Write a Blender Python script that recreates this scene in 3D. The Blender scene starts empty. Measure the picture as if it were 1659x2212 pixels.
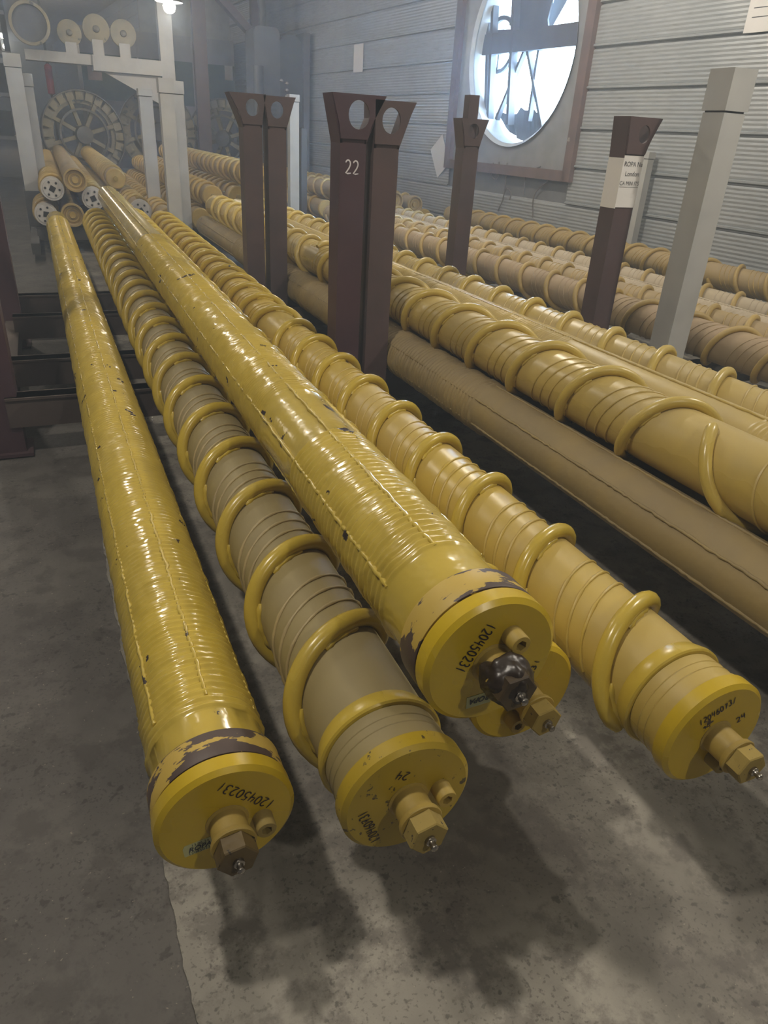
import bpy, bmesh, math, random
import numpy as np
from mathutils import Vector, Matrix, Quaternion

random.seed(7); rng = np.random.default_rng(11)
scene = bpy.context.scene
COL = scene.collection
PI = math.pi

# ------------------------------------------------------------------ camera
IMG_W, IMG_H, FPX = 1659.0, 2212.0, 1534.0
CAM = np.array([0.0, 0.0, 1.0])
# camera axes in the hall: right, image-down, forward (columns)
ROT = np.array([[0.91642114, -0.14158035, 0.37433581],
                [-0.39645683, -0.44903411, 0.80074362],
                [0.05471998, -0.88222637, -0.46763485]])
cam_data = bpy.data.cameras.new('camera')
cam_data.sensor_fit = 'VERTICAL'; cam_data.sensor_height = 36.0
cam_data.lens = FPX / IMG_H * 36.0
cam_data.clip_start = 0.02; cam_data.clip_end = 200
cam = bpy.data.objects.new('camera', cam_data); COL.objects.link(cam)
m = Matrix.Identity(4)
for i in range(3):
    m[i][0] = ROT[i][0]; m[i][1] = -ROT[i][1]; m[i][2] = -ROT[i][2]; m[i][3] = CAM[i]
cam.matrix_world = m
scene.camera = cam

def ray(px, py):
    v = ROT @ np.array([px - IMG_W / 2, py - IMG_H / 2, FPX]); return v
def at_z(px, py, z):
    d = ray(px, py); return CAM + d * (z - CAM[2]) / d[2]
def at_y(px, py, y):
    d = ray(px, py); return CAM + d * (y - CAM[1]) / d[1]

# ------------------------------------------------------------------ world, exposure
scene.view_settings.view_transform = 'Standard'
scene.view_settings.look = 'None'
scene.view_settings.gamma = 1.0
scene.view_settings.use_curve_mapping = False
scene.view_settings.exposure = -0.10
scene.cycles.max_bounces = 4; scene.cycles.diffuse_bounces = 3; scene.cycles.glossy_bounces = 2; scene.cycles.volume_bounces = 0
scene.cycles.use_light_tree = False; scene.cycles.use_adaptive_sampling = True; scene.cycles.adaptive_threshold = 0.03
world = bpy.data.worlds.new('sky'); scene.world = world
world.use_nodes = True
wn = world.node_tree.nodes['Background']
wn.inputs[0].default_value = (0.44, 0.69, 1.0, 1); wn.inputs[1].default_value = 62.0

# lamp rows of the hall (z of the bulbs); the lamps themselves are built at the end
LAMP_Z = 2.9
LAMP_COLOR = (1.0, 0.93, 0.81)
LAMPS = [(-0.65, 1.0, 125), (-0.6, 5.0, 75), (-0.6, 9.0, 60), (-0.45, 26, 160), (-0.5, 30, 0), (-0.55, 34, 0), (-0.6, 38, 0),
         (0.95, -1.9, 85), (2.7, 4.7, 150), (1.66, 10.4, 50, 2.23), (3.0, 0.9, 150), (-5.0, 12.0, 90)]

# ------------------------------------------------------------------ materials
def new_mat(name):
    mt = bpy.data.materials.new(name); mt.use_nodes = True
    nt = mt.node_tree; b = nt.nodes['Principled BSDF']
    return mt, nt, b
def N(nt, t, **kw):
    n = nt.nodes.new(t)
    for k, v in kw.items(): setattr(n, k, v)
    return n
def mixc(nt, fac, a, b):
    n = N(nt, 'ShaderNodeMix', data_type='RGBA')
    for sock, val in ((n.inputs[0], fac), (n.inputs[6], a), (n.inputs[7], b)):
        if hasattr(val, 'is_output'): nt.links.new(val, sock)
        elif isinstance(val, (int, float)): sock.default_value = val
        else: sock.default_value = (*val, 1)
    return n.outputs[2]
def math_n(nt, op, a, b=None, clamp=False):
    n = N(nt, 'ShaderNodeMath', operation=op); n.use_clamp = clamp
    for i, v in enumerate((a, b)):
        if v is None: continue
        if hasattr(v, 'is_output'): nt.links.new(v, n.inputs[i])
        else: n.inputs[i].default_value = v
    return n.outputs[0]
def ramp(nt, fac, lo, hi):
    n = N(nt, 'ShaderNodeMapRange'); n.inputs[1].default_value = lo; n.inputs[2].default_value = hi
    n.clamp = True; n.interpolation_type = 'SMOOTHSTEP'
    nt.links.new(fac, n.inputs[0]); return n.outputs[0]
def coords(nt, scale=(1, 1, 1), rnd=True):
    tc = N(nt, 'ShaderNodeTexCoord'); mp = N(nt, 'ShaderNodeMapping'); mp.inputs['Scale'].default_value = scale
    nt.links.new(tc.outputs['Object'], mp.inputs[0])
    if rnd:
        oi = N(nt, 'ShaderNodeObjectInfo'); c = N(nt, 'ShaderNodeCombineXYZ')
        m_ = math_n(nt, 'MULTIPLY', oi.outputs['Random'], 37.0)
        nt.links.new(m_, c.inputs[1]); nt.links.new(m_, c.inputs[0])
        nt.links.new(c.outputs[0], mp.inputs['Location'])
    return mp.outputs[0]
def noise(nt, vec, scale, detail=4, rough=0.6):
    n = N(nt, 'ShaderNodeTexNoise'); n.inputs['Scale'].default_value = scale
    n.inputs['Detail'].default_value = detail; n.inputs['Roughness'].default_value = rough
    nt.links.new(vec, n.inputs['Vector']); return n.outputs['Fac']
def bump(nt, b, h, strength, dist=0.01):
    n = N(nt, 'ShaderNodeBump'); n.inputs['Strength'].default_value = strength; n.inputs['Distance'].default_value = dist
    nt.links.new(h, n.inputs['Height']); nt.links.new(n.outputs[0], b.inputs['Normal'])

def paint(name, base, base2=None, dust=(0.20, 0.16, 0.10), dust_amt=0.3, rough=0.32, chips=0.72, chip_col=(0.05, 0.035, 0.03),
          chip_scale=(9, 9, 9), dust_up=True, bump_s=0.05, metallic=0.0, coat=0.0):
    mt, nt, b = new_mat(name)
    v = coords(nt)
    col = mixc(nt, ramp(nt, noise(nt, v, 6, 2), 0.35, 0.7), base, base2 or tuple(c * 0.82 for c in base))
    g = N(nt, 'ShaderNodeNewGeometry'); sx = N(nt, 'ShaderNodeSeparateXYZ'); nt.links.new(g.outputs['Normal'], sx.inputs[0])
    dn = ramp(nt, noise(nt, v, 3.2, 3, 0.7), 0.2, 0.75)
    up = ramp(nt, sx.outputs[2], -0.5, 0.9) if dust_up else None
    df = math_n(nt, 'MULTIPLY', math_n(nt, 'ADD', math_n(nt, 'MULTIPLY', dn, 0.6), 0.4), dust_amt)
    if up is not None: df = math_n(nt, 'MULTIPLY', df, math_n(nt, 'ADD', math_n(nt, 'MULTIPLY', up, 0.75), 0.25))
    col = mixc(nt, df, col, dust)
    if chips < 1:
        cv = coords(nt, chip_scale)
        cf = ramp(nt, noise(nt, cv, 1.0, 5, 0.62), chips, chips + 0.015)
        col = mixc(nt, cf, col, chip_col)
    nt.links.new(col, b.inputs['Base Color'])
    rg = math_n(nt, 'ADD', math_n(nt, 'MULTIPLY', df, 0.38), rough, True)
    nt.links.new(rg, b.inputs['Roughness'])
    b.inputs['Metallic'].default_value = metallic
    if coat: b.inputs['Coat Weight'].default_value = coat; b.inputs['Coat Roughness'].default_value = 0.12
    if bump_s: bump(nt, b, noise(nt, v, 60, 1), bump_s, 0.004)
    return mt

YEL = (0.60, 0.40, 0.045); YEL2 = (0.50, 0.33, 0.04)
M = {}
M['rod'] = paint('yellow rod paint', (0.56, 0.40, 0.035), (0.50, 0.355, 0.035), dust=(0.32, 0.25, 0.08), dust_amt=0.35, rough=0.17, chips=0.70, chip_scale=(14, 9, 14))
M['tube_y'] = paint('yellow tube paint', (0.54, 0.38, 0.035), (0.47, 0.325, 0.03), dust=(0.42, 0.32, 0.14), dust_amt=0.65, rough=0.20, chips=0.72, chip_scale=(12, 6, 12))
M['tube_b'] = paint('lightly dusted yellow tube', (0.54, 0.385, 0.07), (0.46, 0.33, 0.06), dust=(0.42, 0.33, 0.16), dust_amt=0.8, rough=0.18, chips=0.745, chip_scale=(12, 6, 12))
M['rod_b'] = paint('lightly dusted yellow rod', (0.58, 0.42, 0.07), (0.5, 0.36, 0.06), dust=(0.42, 0.33, 0.13), dust_amt=0.55, rough=0.18, chips=0.71, chip_scale=(14, 9, 14))
M['tube_grey'] = paint('dust coated tube paint', (0.35, 0.27, 0.085), (0.31, 0.24, 0.085), dust=(0.255, 0.205, 0.105), dust_amt=0.9, rough=0.34, chips=0.745, chip_col=(0.12, 0.09, 0.05), chip_scale=(11, 7, 11))
M['bead_grey'] = paint('pale weld bead', (0.44, 0.33, 0.13), (0.38, 0.29, 0.13), dust=(0.30, 0.24, 0.13), dust_amt=0.6, rough=0.3, chips=1)
M['wear'] = paint('thick wavy yellow paint', (0.56, 0.405, 0.045), (0.49, 0.355, 0.04), dust=(0.40, 0.31, 0.11), dust_amt=0.35, rough=0.13, chips=0.655, chip_scale=(16, 14, 16), bump_s=0.25, coat=0.3)
M['wear_dusty'] = paint('dusty wear tube', (0.42, 0.30, 0.09), (0.34, 0.25, 0.09), dust=(0.27, 0.21, 0.12), dust_amt=0.95, rough=0.4, chips=0.72, bump_s=0.2)
M['tube_dusty'] = paint('dusty ochre tube', (0.44, 0.31, 0.09), (0.36, 0.26, 0.09), dust=(0.33, 0.25, 0.15), dust_amt=0.9, rough=0.42, chips=0.76)
M['tube_tan'] = paint('tan dust covered tube', (0.40, 0.29, 0.12), (0.35, 0.26, 0.12), dust=(0.36, 0.27, 0.18), dust_amt=1.0, rough=0.55, chips=0.78)
M['rod_dusty'] = paint('dusty ochre rod', (0.50, 0.34, 0.07), (0.42, 0.29, 0.07), dust=(0.36, 0.27, 0.13), dust_amt=0.7, rough=0.35, chips=0.72)
M['tube_pale'] = paint('pale dust covered tube', (0.42, 0.34, 0.20), (0.38, 0.31, 0.2), dust=(0.46, 0.39, 0.29), dust_amt=1.0, rough=0.7, chips=0.80)
M['cap'] = paint('yellow end plate paint', (0.56, 0.385, 0.008), (0.49, 0.335, 0.008), dust=(0.30, 0.23, 0.05), dust_amt=0.25, rough=0.24, chips=0.70, chip_scale=(22, 22, 22), bump_s=0.03)
M['cap_dirty'] = paint('yellow end plate with grit', (0.55, 0.38, 0.010), (0.47, 0.33, 0.012), dust=(0.14, 0.10, 0.03), dust_amt=0.40, rough=0.28, chips=0.625, chip_col=(0.10, 0.07, 0.02), chip_scale=(70, 70, 70), dust_up=False, bump_s=0.05)
M['hub'] = paint('yellow hub paint', (0.50, 0.34, 0.04), (0.42, 0.29, 0.05), dust=(0.20, 0.15, 0.06), dust_amt=0.6, rough=0.4, chips=0.74, chip_scale=(40, 40, 40))
M['nut'] = paint('gritty ochre nut', (0.46, 0.33, 0.06), (0.34, 0.25, 0.06), dust=(0.14, 0.10, 0.04), dust_amt=0.5, rough=0.6, chips=0.66, chip_scale=(120, 120, 120), dust_up=False, bump_s=0.3)
M['nut_dark'] = paint('greasy brown nut', (0.24, 0.16, 0.04), (0.07, 0.045, 0.02), dust=(0.03, 0.02, 0.012), dust_amt=0.7, rough=0.35, chips=0.62, chip_scale=(60, 60, 60), chip_col=(0.015, 0.01, 0.008), dust_up=False, bump_s=0.4)
M['grease'] = paint('black grease', (0.022, 0.015, 0.011), (0.012, 0.009, 0.007), dust=(0.06, 0.04, 0.025), dust_amt=0.3, rough=0.25, chips=1, bump_s=0.9)
M['collar_worn'] = paint('collar with flaking paint', (0.60, 0.41, 0.06), (0.48, 0.33, 0.06), dust=(0.28, 0.21, 0.08), dust_amt=0.4, rough=0.4, chips=0.46, chip_col=(0.075, 0.05, 0.042), chip_scale=(12, 34, 12))
M['gap'] = paint('dark gap shade', (0.03, 0.03, 0.02), dust_amt=0.1, rough=0.7, chips=1)  # shade of the open gap behind the cap, put into a near-black ring
M['ink'] = paint('black marker ink', (0.018, 0.008, 0.006), dust_amt=0, rough=0.5, chips=1, bump_s=0)
M['chalk'] = paint('white chalk', (0.75, 0.72, 0.74), dust_amt=0, rough=0.9, chips=1, bump_s=0)
M['sticker'] = paint('pale green sticker', (0.50, 0.50, 0.24), (0.44, 0.45, 0.22), dust_amt=0.1, rough=0.5, chips=1, bump_s=0)
M['steel'] = paint('bright steel', (0.45, 0.42, 0.38), dust_amt=0.2, rough=0.25, chips=1, metallic=1.0)
M['redpost'] = paint('dark oxide red post paint', (0.060, 0.026, 0.034), (0.048, 0.022, 0.030), dust=(0.10, 0.070, 0.07), dust_amt=0.4, rough=0.5, chips=0.74, chip_col=(0.13, 0.10, 0.09), chip_scale=(7, 7, 3))
M['brownpost'] = paint('brown post paint', (0.085, 0.050, 0.048), (0.065, 0.042, 0.042), dust=(0.11, 0.085, 0.08), dust_amt=0.5, rough=0.55, chips=0.74, chip_col=(0.05, 0.03, 0.025), chip_scale=(7, 7, 3))
M['whitepost'] = paint('grey white post paint', (0.47, 0.475, 0.46), (0.41, 0.415, 0.405), dust=(0.34, 0.33, 0.30), dust_amt=0.4, rough=0.5, chips=0.765, chip_col=(0.12, 0.10, 0.09), chip_scale=(9, 9, 3))
M['darkpost'] = paint('dark grey finish', (0.07, 0.068, 0.065), dust=(0.13, 0.12, 0.11), dust_amt=0.4, rough=0.6, chips=1)
M['beam'] = paint('dark red beam paint', (0.040, 0.024, 0.022), (0.03, 0.02, 0.02), dust=(0.16, 0.13, 0.11), dust_amt=0.85, rough=0.6, chips=0.75, chip_col=(0.2, 0.17, 0.14))
M['paper'] = paint('white paper', (0.78, 0.77, 0.76), (0.74, 0.73, 0.72), dust_amt=0.1, rough=0.8, chips=1, bump_s=0)
M['paper_pink'] = paint('pinkish paper', (0.50, 0.40, 0.40), dust_amt=0.1, rough=0.8, chips=1, bump_s=0)
M['print'] = paint('grey print', (0.06, 0.06, 0.07), dust_amt=0, rough=0.8, chips=1, bump_s=0)
M['plate_white'] = paint('white end plate', (0.60, 0.60, 0.58), (0.50, 0.50, 0.49), dust=(0.35, 0.3, 0.24), dust_amt=0.4, rough=0.4, chips=0.75, chip_scale=(30, 30, 30), dust_up=False)
M['dark'] = paint('near black hole shade', (0.012, 0.012, 0.013), dust_amt=0, rough=0.8, chips=1, bump_s=0)
M['machine'] = paint('dark blue grey enamel', (0.060, 0.070, 0.085), (0.05, 0.06, 0.072), dust=(0.12, 0.12, 0.12), dust_amt=0.4, rough=0.4, chips=0.76)
M['machine2'] = paint('slate enamel', (0.12, 0.13, 0.15), (0.10, 0.11, 0.13), dust=(0.16, 0.16, 0.16), dust_amt=0.4, rough=0.45, chips=0.78)
M['boxwhite'] = paint('off white box body', (0.34, 0.34, 0.35), (0.30, 0.30, 0.31), dust_amt=0.2, dust=(0.25, 0.24, 0.22), rough=0.5, chips=0.8)
M['boxgreen'] = paint('dark green panel', (0.025, 0.075, 0.075), (0.02, 0.06, 0.065), dust_amt=0.15, rough=0.45, chips=0.8)
M['wheel'] = paint('weathered cream wheel paint', (0.36, 0.32, 0.19), (0.26, 0.24, 0.16), dust=(0.18, 0.16, 0.13), dust_amt=0.7, rough=0.5, chips=0.62, chip_col=(0.06, 0.06, 0.055), chip_scale=(6, 6, 6))
M['wheel_dark'] = paint('dull grey wheel metal', (0.13, 0.125, 0.11), (0.09, 0.09, 0.085), dust_amt=0.4, rough=0.4, chips=0.7, metallic=0.4)
M['red'] = paint('red enamel', (0.45, 0.02, 0.03), dust_amt=0.1, rough=0.35, chips=1)
M['cream'] = paint('cream sheet', (0.45, 0.44, 0.40), dust_amt=0.2, rough=0.6, chips=1)
M['cable'] = paint('grey cable', (0.16, 0.15, 0.15), dust_amt=0.3, rough=0.7, chips=1)
M['rust'] = paint('rusty red frame', (0.17, 0.11, 0.10), (0.12, 0.085, 0.08), dust=(0.28, 0.22, 0.2), dust_amt=0.4, rough=0.7, chips=0.68, chip_col=(0.34, 0.3, 0.28), chip_scale=(8, 8, 8))
M['strut'] = paint('dark dusty fan ironwork', (0.10, 0.10, 0.11), (0.08, 0.08, 0.09), dust=(0.16, 0.15, 0.15), dust_amt=0.5, rough=0.6, chips=0.8)
M['galv'] = paint('galvanised fan panel', (0.36, 0.37, 0.38), (0.30, 0.31, 0.32), dust=(0.30, 0.28, 0.26), dust_amt=0.4, rough=0.4, chips=0.8, metallic=0.3)
M['whitepaint'] = paint('white gloss ring', (0.62, 0.63, 0.62), dust=(0.45, 0.43, 0.4), dust_amt=0.3, rough=0.35, chips=0.8)
M['black'] = paint('black plastic', (0.03, 0.03, 0.03), dust_amt=0.3, rough=0.5, chips=1)
M['carton'] = paint('dull cardboard', (0.22, 0.17, 0.12), dust_amt=0.3, rough=0.8, chips=1)

def mat_wall():
    mt, nt, b = new_mat('ribbed galvanised cladding'); v = coords(nt, rnd=False)
    n1 = ramp(nt, noise(nt, v, 1.3, 5), 0.3, 0.7); n2 = noise(nt, coords(nt, (1, 18, 18), False), 8, 3)
    col = mixc(nt, n1, (0.34, 0.365, 0.385), (0.41, 0.43, 0.445))
    col = mixc(nt, ramp(nt, n2, 0.5, 0.75), col, (0.26, 0.272, 0.28))
    nt.links.new(col, b.inputs['Base Color']); b.inputs['Roughness'].default_value = 0.45; b.inputs['Metallic'].default_value = 0.25
    bump(nt, b, noise(nt, v, 120, 2), 0.15, 0.003); return mt
def mat_floor(name, a, bb, dark, joint):
    mt, nt, b = new_mat(name); v = coords(nt, rnd=False)
    big = ramp(nt, noise(nt, v, 2.2, 4, 0.62), 0.36, 0.66)
    col = mixc(nt, big, a, bb)
    mid = ramp(nt, noise(nt, v, 9, 6, 0.72), 0.47, 0.60)
    col = mixc(nt, math_n(nt, 'MULTIPLY', mid, 0.55), col, dark)
    sp = math_n(nt, 'MAXIMUM', ramp(nt, noise(nt, v, 62, 4, 0.5), 0.60, 0.68), math_n(nt, 'MULTIPLY', ramp(nt, noise(nt, v, 150, 2, 0.5), 0.58, 0.66), 0.7))
    area = ramp(nt, noise(nt, v, 5, 4), 0.36, 0.55)
    col = mixc(nt, math_n(nt, 'MULTIPLY', math_n(nt, 'MULTIPLY', sp, area), 0.62), col, tuple(c * 0.55 for c in dark))
    fleck = ramp(nt, noise(nt, v, 130, 2), 0.70, 0.74)
    col = mixc(nt, math_n(nt, 'MULTIPLY', fleck, 0.5), col, (0.42, 0.38, 0.30))
    nt.links.new(col, b.inputs['Base Color']); b.inputs['Roughness'].default_value = 0.75
    bump(nt, b, noise(nt, v, 45, 3), 0.35, 0.006); return mt
M['wall'] = mat_wall()
M['floor'] = mat_floor('worn concrete', (0.17, 0.157, 0.135), (0.36, 0.337, 0.288), (0.095, 0.083, 0.075), True)
M['floor2'] = mat_floor('dark smooth concrete', (0.105, 0.097, 0.088), (0.15, 0.14, 0.125), (0.07, 0.062, 0.056), False)
M['plaster'] = paint('dull hall wall', (0.20, 0.21, 0.23), (0.17, 0.18, 0.2), dust_amt=0.1, rough=0.8, chips=1)
M['ceil'] = paint('grey ceiling sheet', (0.42, 0.42, 0.42), dust_amt=0.0, rough=0.9, chips=1)
def mat_emit(name, col, s):
    mt, nt, b = new_mat(name); b.inputs['Base Color'].default_value = (*col, 1)
    b.inputs['Emission Color'].default_value = (*col, 1); b.inputs['Emission Strength'].default_value = s; return mt
M['bulb'] = mat_emit('lit bulb', (1.0, 0.95, 0.85), 40); M['bulb'].cycles.emission_sampling = 'NONE'

# ------------------------------------------------------------------ mesh helpers
class MB:
    def __init__(s): s.v = []; s.f = []
    def add(s, V, F):
        o = len(s.v); s.v.extend([tuple(map(float, p)) for p in V]); s.f.extend([tuple(int(i) + o for i in f) for f in F]); return s
    def box(s, x0, x1, y0, y1, z0, z1):
        V = [(x0, y0, z0), (x1, y0, z0), (x1, y1, z0), (x0, y1, z0), (x0, y0, z1), (x1, y0, z1), (x1, y1, z1), (x0, y1, z1)]
        return s.add(V, [(0, 3, 2, 1), (4, 5, 6, 7), (0, 1, 5, 4), (1, 2, 6, 5), (2, 3, 7, 6), (3, 0, 4, 7)])
    def bar(s, a, b, w, h, up=(0, 0, 1)):
        a = Vector(a); b = Vector(b); d = (b - a).normalized(); up = Vector(up)
        sx = d.cross(up)
        if sx.length < 1e-4: sx = d.cross(Vector((1, 0, 0)))
        sx.normalize(); uz = sx.cross(d).normalized()
        V = []
        for p in (a, b):
            for i, j in ((-1, -1), (1, -1), (1, 1), (-1, 1)): V.append(p + sx * (i * w / 2) + uz * (j * h / 2))
        return s.add(V, [(3, 2, 1, 0), (4, 5, 6, 7), (0, 1, 5, 4), (1, 2, 6, 5), (2, 3, 7, 6), (3, 0, 4, 7)])
    def lathe(s, prof, seg=48, cap0=True, cap1=True, c=(0, 0)):
        """prof: (y, r) around the local Y axis"""
        n = len(prof); V = []
        for y, r in prof:
            for k in range(seg):
                a = 2 * PI * k / seg; V.append((c[0] + r * math.cos(a), y, c[1] + r * math.sin(a)))
        F = []
        for i in range(n - 1):
            for k in range(seg):
                k2 = (k + 1) % seg; F.append((i * seg + k, (i + 1) * seg + k, (i + 1) * seg + k2, i * seg + k2))
        if cap0: F.append(tuple(range(seg)))
        if cap1: F.append(tuple((n - 1) * seg + k for k in reversed(range(seg))))
        return s.add(V, F)
    def tube(s, path, r, seg=8, cap=True, ref=(0, 1, 0)):
        P = [Vector(p) for p in path]; n = len(P); V = []
        rr = r if hasattr(r, '__len__') else [r] * n
        prev = None
        for i in range(n):
            d = (P[min(i + 1, n - 1)] - P[max(i - 1, 0)]).normalized()
            if prev is None:
                q = Vector(ref)
                if abs(q.dot(d)) > 0.95: q = Vector((1, 0, 0.1))
                prev = q
            e1 = (prev - d * prev.dot(d)).normalized(); prev = e1; e2 = d.cross(e1)
            for k in range(seg):
                a = 2 * PI * k / seg; V.append(P[i] + (e1 * math.cos(a) + e2 * math.sin(a)) * rr[i])
        F = []
        for i in range(n - 1):
            for k in range(seg):
                k2 = (k + 1) % seg; F.append((i * seg + k, i * seg + k2, (i + 1) * seg + k2, (i + 1) * seg + k))
        if cap: F.append(tuple(reversed(range(seg)))); F.append(tuple((n - 1) * seg + k for k in range(seg)))
        return s.add(V, F)
    def plate_hole(s, outer, hole_c, hole_r, t, n=40, sq=1.0):
        """plate in the X-Z plane, thickness t along +Y; outer = convex polygon (x,z); round hole"""
        ps = []
        for k in range(n):
            a = 2 * PI * k / n; d = (math.cos(a), math.sin(a)); best = None
            for i in range(len(outer)):
                p, q = outer[i], outer[(i + 1) % len(outer)]
                ex, ez = q[0] - p[0], q[1] - p[1]; den = d[0] * ez - d[1] * ex
                if abs(den) < 1e-9: continue
                w = (p[0] - hole_c[0], p[1] - hole_c[1]); tt = (w[0] * ez - w[1] * ex) / den; uu = (w[0] * d[1] - w[1] * d[0]) / den
                if tt > 0 and -1e-6 <= uu <= 1 + 1e-6 and (best is None or tt < best): best = tt
            ps.append((hole_c[0] + d[0] * best, hole_c[1] + d[1] * best))
        for c in outer:                                     # snap the nearest ray to every corner
            i = min(range(n), key=lambda k: (ps[k][0] - c[0]) ** 2 + (ps[k][1] - c[1]) ** 2); ps[i] = c
        V = []
        for y in (0, t):
            V += [(p[0], y, p[1]) for p in ps]
            V += [(hole_c[0] + hole_r * math.cos(2 * PI * k / n), y, hole_c[1] + sq * hole_r * math.sin(2 * PI * k / n)) for k in range(n)]
        F = []
        for k in range(n):
            j = (k + 1) % n
            F += [(k, j, n + j, n + k), (2 * n + j, 2 * n + k, 3 * n + k, 3 * n + j), (k, 2 * n + k, 2 * n + j, j), (n + j, 3 * n + j, 3 * n + k, n + k)]
        return s.add(V, F)
    def prism(s, poly, y0, y1):
        n = len(poly); V = [(p[0], y0, p[1]) for p in poly] + [(p[0], y1, p[1]) for p in poly]
        F = [tuple(range(n)), tuple(reversed(range(n, 2 * n)))]
        for k in range(n):
            j = (k + 1) % n; F.append((k, n + k, n + j, j))
        return s.add(V, F)
    def mesh(s, name, mat, smooth=None):
        me = bpy.data.meshes.new(name); me.from_pydata(s.v, [], s.f); me.materials.append(M[mat] if isinstance(mat, str) else mat)
        bm = bmesh.new(); bm.from_mesh(me); bmesh.ops.recalc_face_normals(bm, faces=bm.faces); bm.to_mesh(me); bm.free()
        if smooth is not None:
            me.polygons.foreach_set('use_smooth', [True] * len(me.polygons))
            if smooth < 179: me.set_sharp_from_angle(angle=math.radians(smooth))
        me.update(); return me
def obj(name, me, parent=None, mat=None):
    o = bpy.data.objects.new(name, me); COL.objects.link(o)
    if parent is not None: o.parent = parent
    if mat:
        o.material_slots[0].link = 'OBJECT'; o.material_slots[0].material = M[mat]
    return o
def tag(o, label, cat, group=None):
    o['label'] = label; o['category'] = cat
    if group: o['group'] = group
    return o
def thing(name, label, cat, loc=(0, 0, 0), group=None, rot=None):
    o = bpy.data.objects.new(name, None); COL.objects.link(o); o.location = loc; o.empty_display_size = 0.05
    if rot is not None: o.rotation_euler = rot
    return tag(o, label, cat, group)
def struct(name, me, parent=None):
    o = obj(name, me, parent)
    if parent is None: o['kind'] = 'structure'
    return o

# hand-written strokes
def arc(cx, cy, rx, ry, a0, a1, n=14):
    return [(cx + rx * math.cos(math.radians(a0 + (a1 - a0) * i / n)), cy + ry * math.sin(math.radians(a0 + (a1 - a0) * i / n))) for i in range(n + 1)]
DIG = {'0': [arc(.3, .5, .27, .45, 80, 445, 20)],
       '1': [[(.32, 0), (.30, .5), (.36, 1)]],
       '2': [arc(.3, .72, .25, .27, 160, -20, 10) + [(.42, .42), (.08, .05), (.3, .02), (.62, .06)]],
       '3': [arc(.27, .75, .24, .24, 140, -80, 9) + arc(.26, .27, .28, .27, 80, -150, 10)],
       '4': [[(.16, 1), (.10, .72), (.06, .46), (.3, .46), (.64, .52)], [(.54, .98), (.48, .5), (.44, -.05)]],
       '5': [[(.16, .95), (.12, .55)] + arc(.26, .30, .27, .30, 110, -150, 12), [(.16, .95), (.55, .98)]],
       '6': [[(.5, 1), (.25, .75), (.08, .4)] + arc(.32, .27, .25, .27, 170, -190, 16)],
       '7': [[(.02, .92), (.3, .9), (.58, .95), (.4, .5), (.28, 0)], [(.18, .5), (.55, .52)]],
       ' ': [], '/': [[(.1, 0), (.5, 1)]]}
def strokes(mb, text, p0, p1, h, w, y=-0.0008, thick=0.0006, jit=0.06):
    """ribbon writing on the X-Z plane, from p0 to p1 along the baseline"""
    p0 = np.array(p0, float); p1 = np.array(p1, float); d = p1 - p0; L = np.linalg.norm(d); d /= L; up = np.array([-d[1], d[0]])
    adv = L / len(text)
    for i, ch in enumerate(text):
        o = p0 + d * adv * i + up * h * random.uniform(-jit, jit)
        for pl in DIG[ch]:
            P = np.array([o + d * (q[0] * adv * 1.25) + up * (q[1] * h) for q in pl]); n = len(P)
            T = np.gradient(P, axis=0); T /= np.linalg.norm(T, axis=1)[:, None] + 1e-9; Nn = np.stack([-T[:, 1], T[:, 0]], 1)
            V = []; F = []
            for k in range(n):
                ww = w * (0.6 if k in (0, n - 1) else 1) / 2
                a = P[k] + Nn[k] * ww; b = P[k] - Nn[k] * ww
                V += [(a[0], y, a[1]), (b[0], y, b[1])]
                if k: F.append((2 * k - 2, 2 * k - 1, 2 * k + 1, 2 * k))
            mb.add(V, F)
    return mb
def text_mesh(name, body, size, mat, shear=0.0, bold=0.0):
    c = bpy.data.curves.new(name, 'FONT'); c.body = body; c.size = size; c.align_x = 'CENTER'; c.align_y = 'CENTER'; c.shear = shear; c.offset = bold
    c.resolution_u = 3
    o = bpy.data.objects.new(name, c); COL.objects.link(o)
    dg = bpy.context.evaluated_depsgraph_get(); me = bpy.data.meshes.new_from_object(o.evaluated_get(dg))
    bpy.data.objects.remove(o); me.name = name; me.materials.clear(); me.materials.append(M[mat]); return me

# ------------------------------------------------------------------ the hall
AZ = math.radians(-4.26)
WU = np.array([math.sin(AZ), math.cos(AZ), 0.0]); WV = np.array([math.cos(AZ), -math.sin(AZ), 0.0]); WALL = 4.6
def wall_sz(px, py, off=0.0):
    d = ray(px, py); t = (WALL - off) / (d @ WV); q = CAM + d * t
    return float(q @ WU), float(q[2])
def wall_root_matrix():
    """local X = along the wall towards the camera's left (far), Y = out of the hall, Z = up; origin on the inner face"""
    mm = Matrix.Identity(4); o = WV * WALL
    for i in range(3):
        mm[i][0] = -WU[i]; mm[i][1] = WV[i]; mm[i][2] = (0, 0, 1)[i]; mm[i][3] = o[i]
    # right handed: X x Y = Z -> (-WU) x WV = Z
    return mm
WM = wall_root_matrix()
HALL_Y0, HALL_Y1, HALL_X0, HALL_H = -7.0, 44.0, -11.0, 4.0
FC_S, FC_Z, FC_R = 6.2, 1.75, 0.75          # fan opening on the right wall
FP = (5.30, 7.20, 0.80, 2.68)               # fan panel s0,s1,z0,z1
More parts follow.
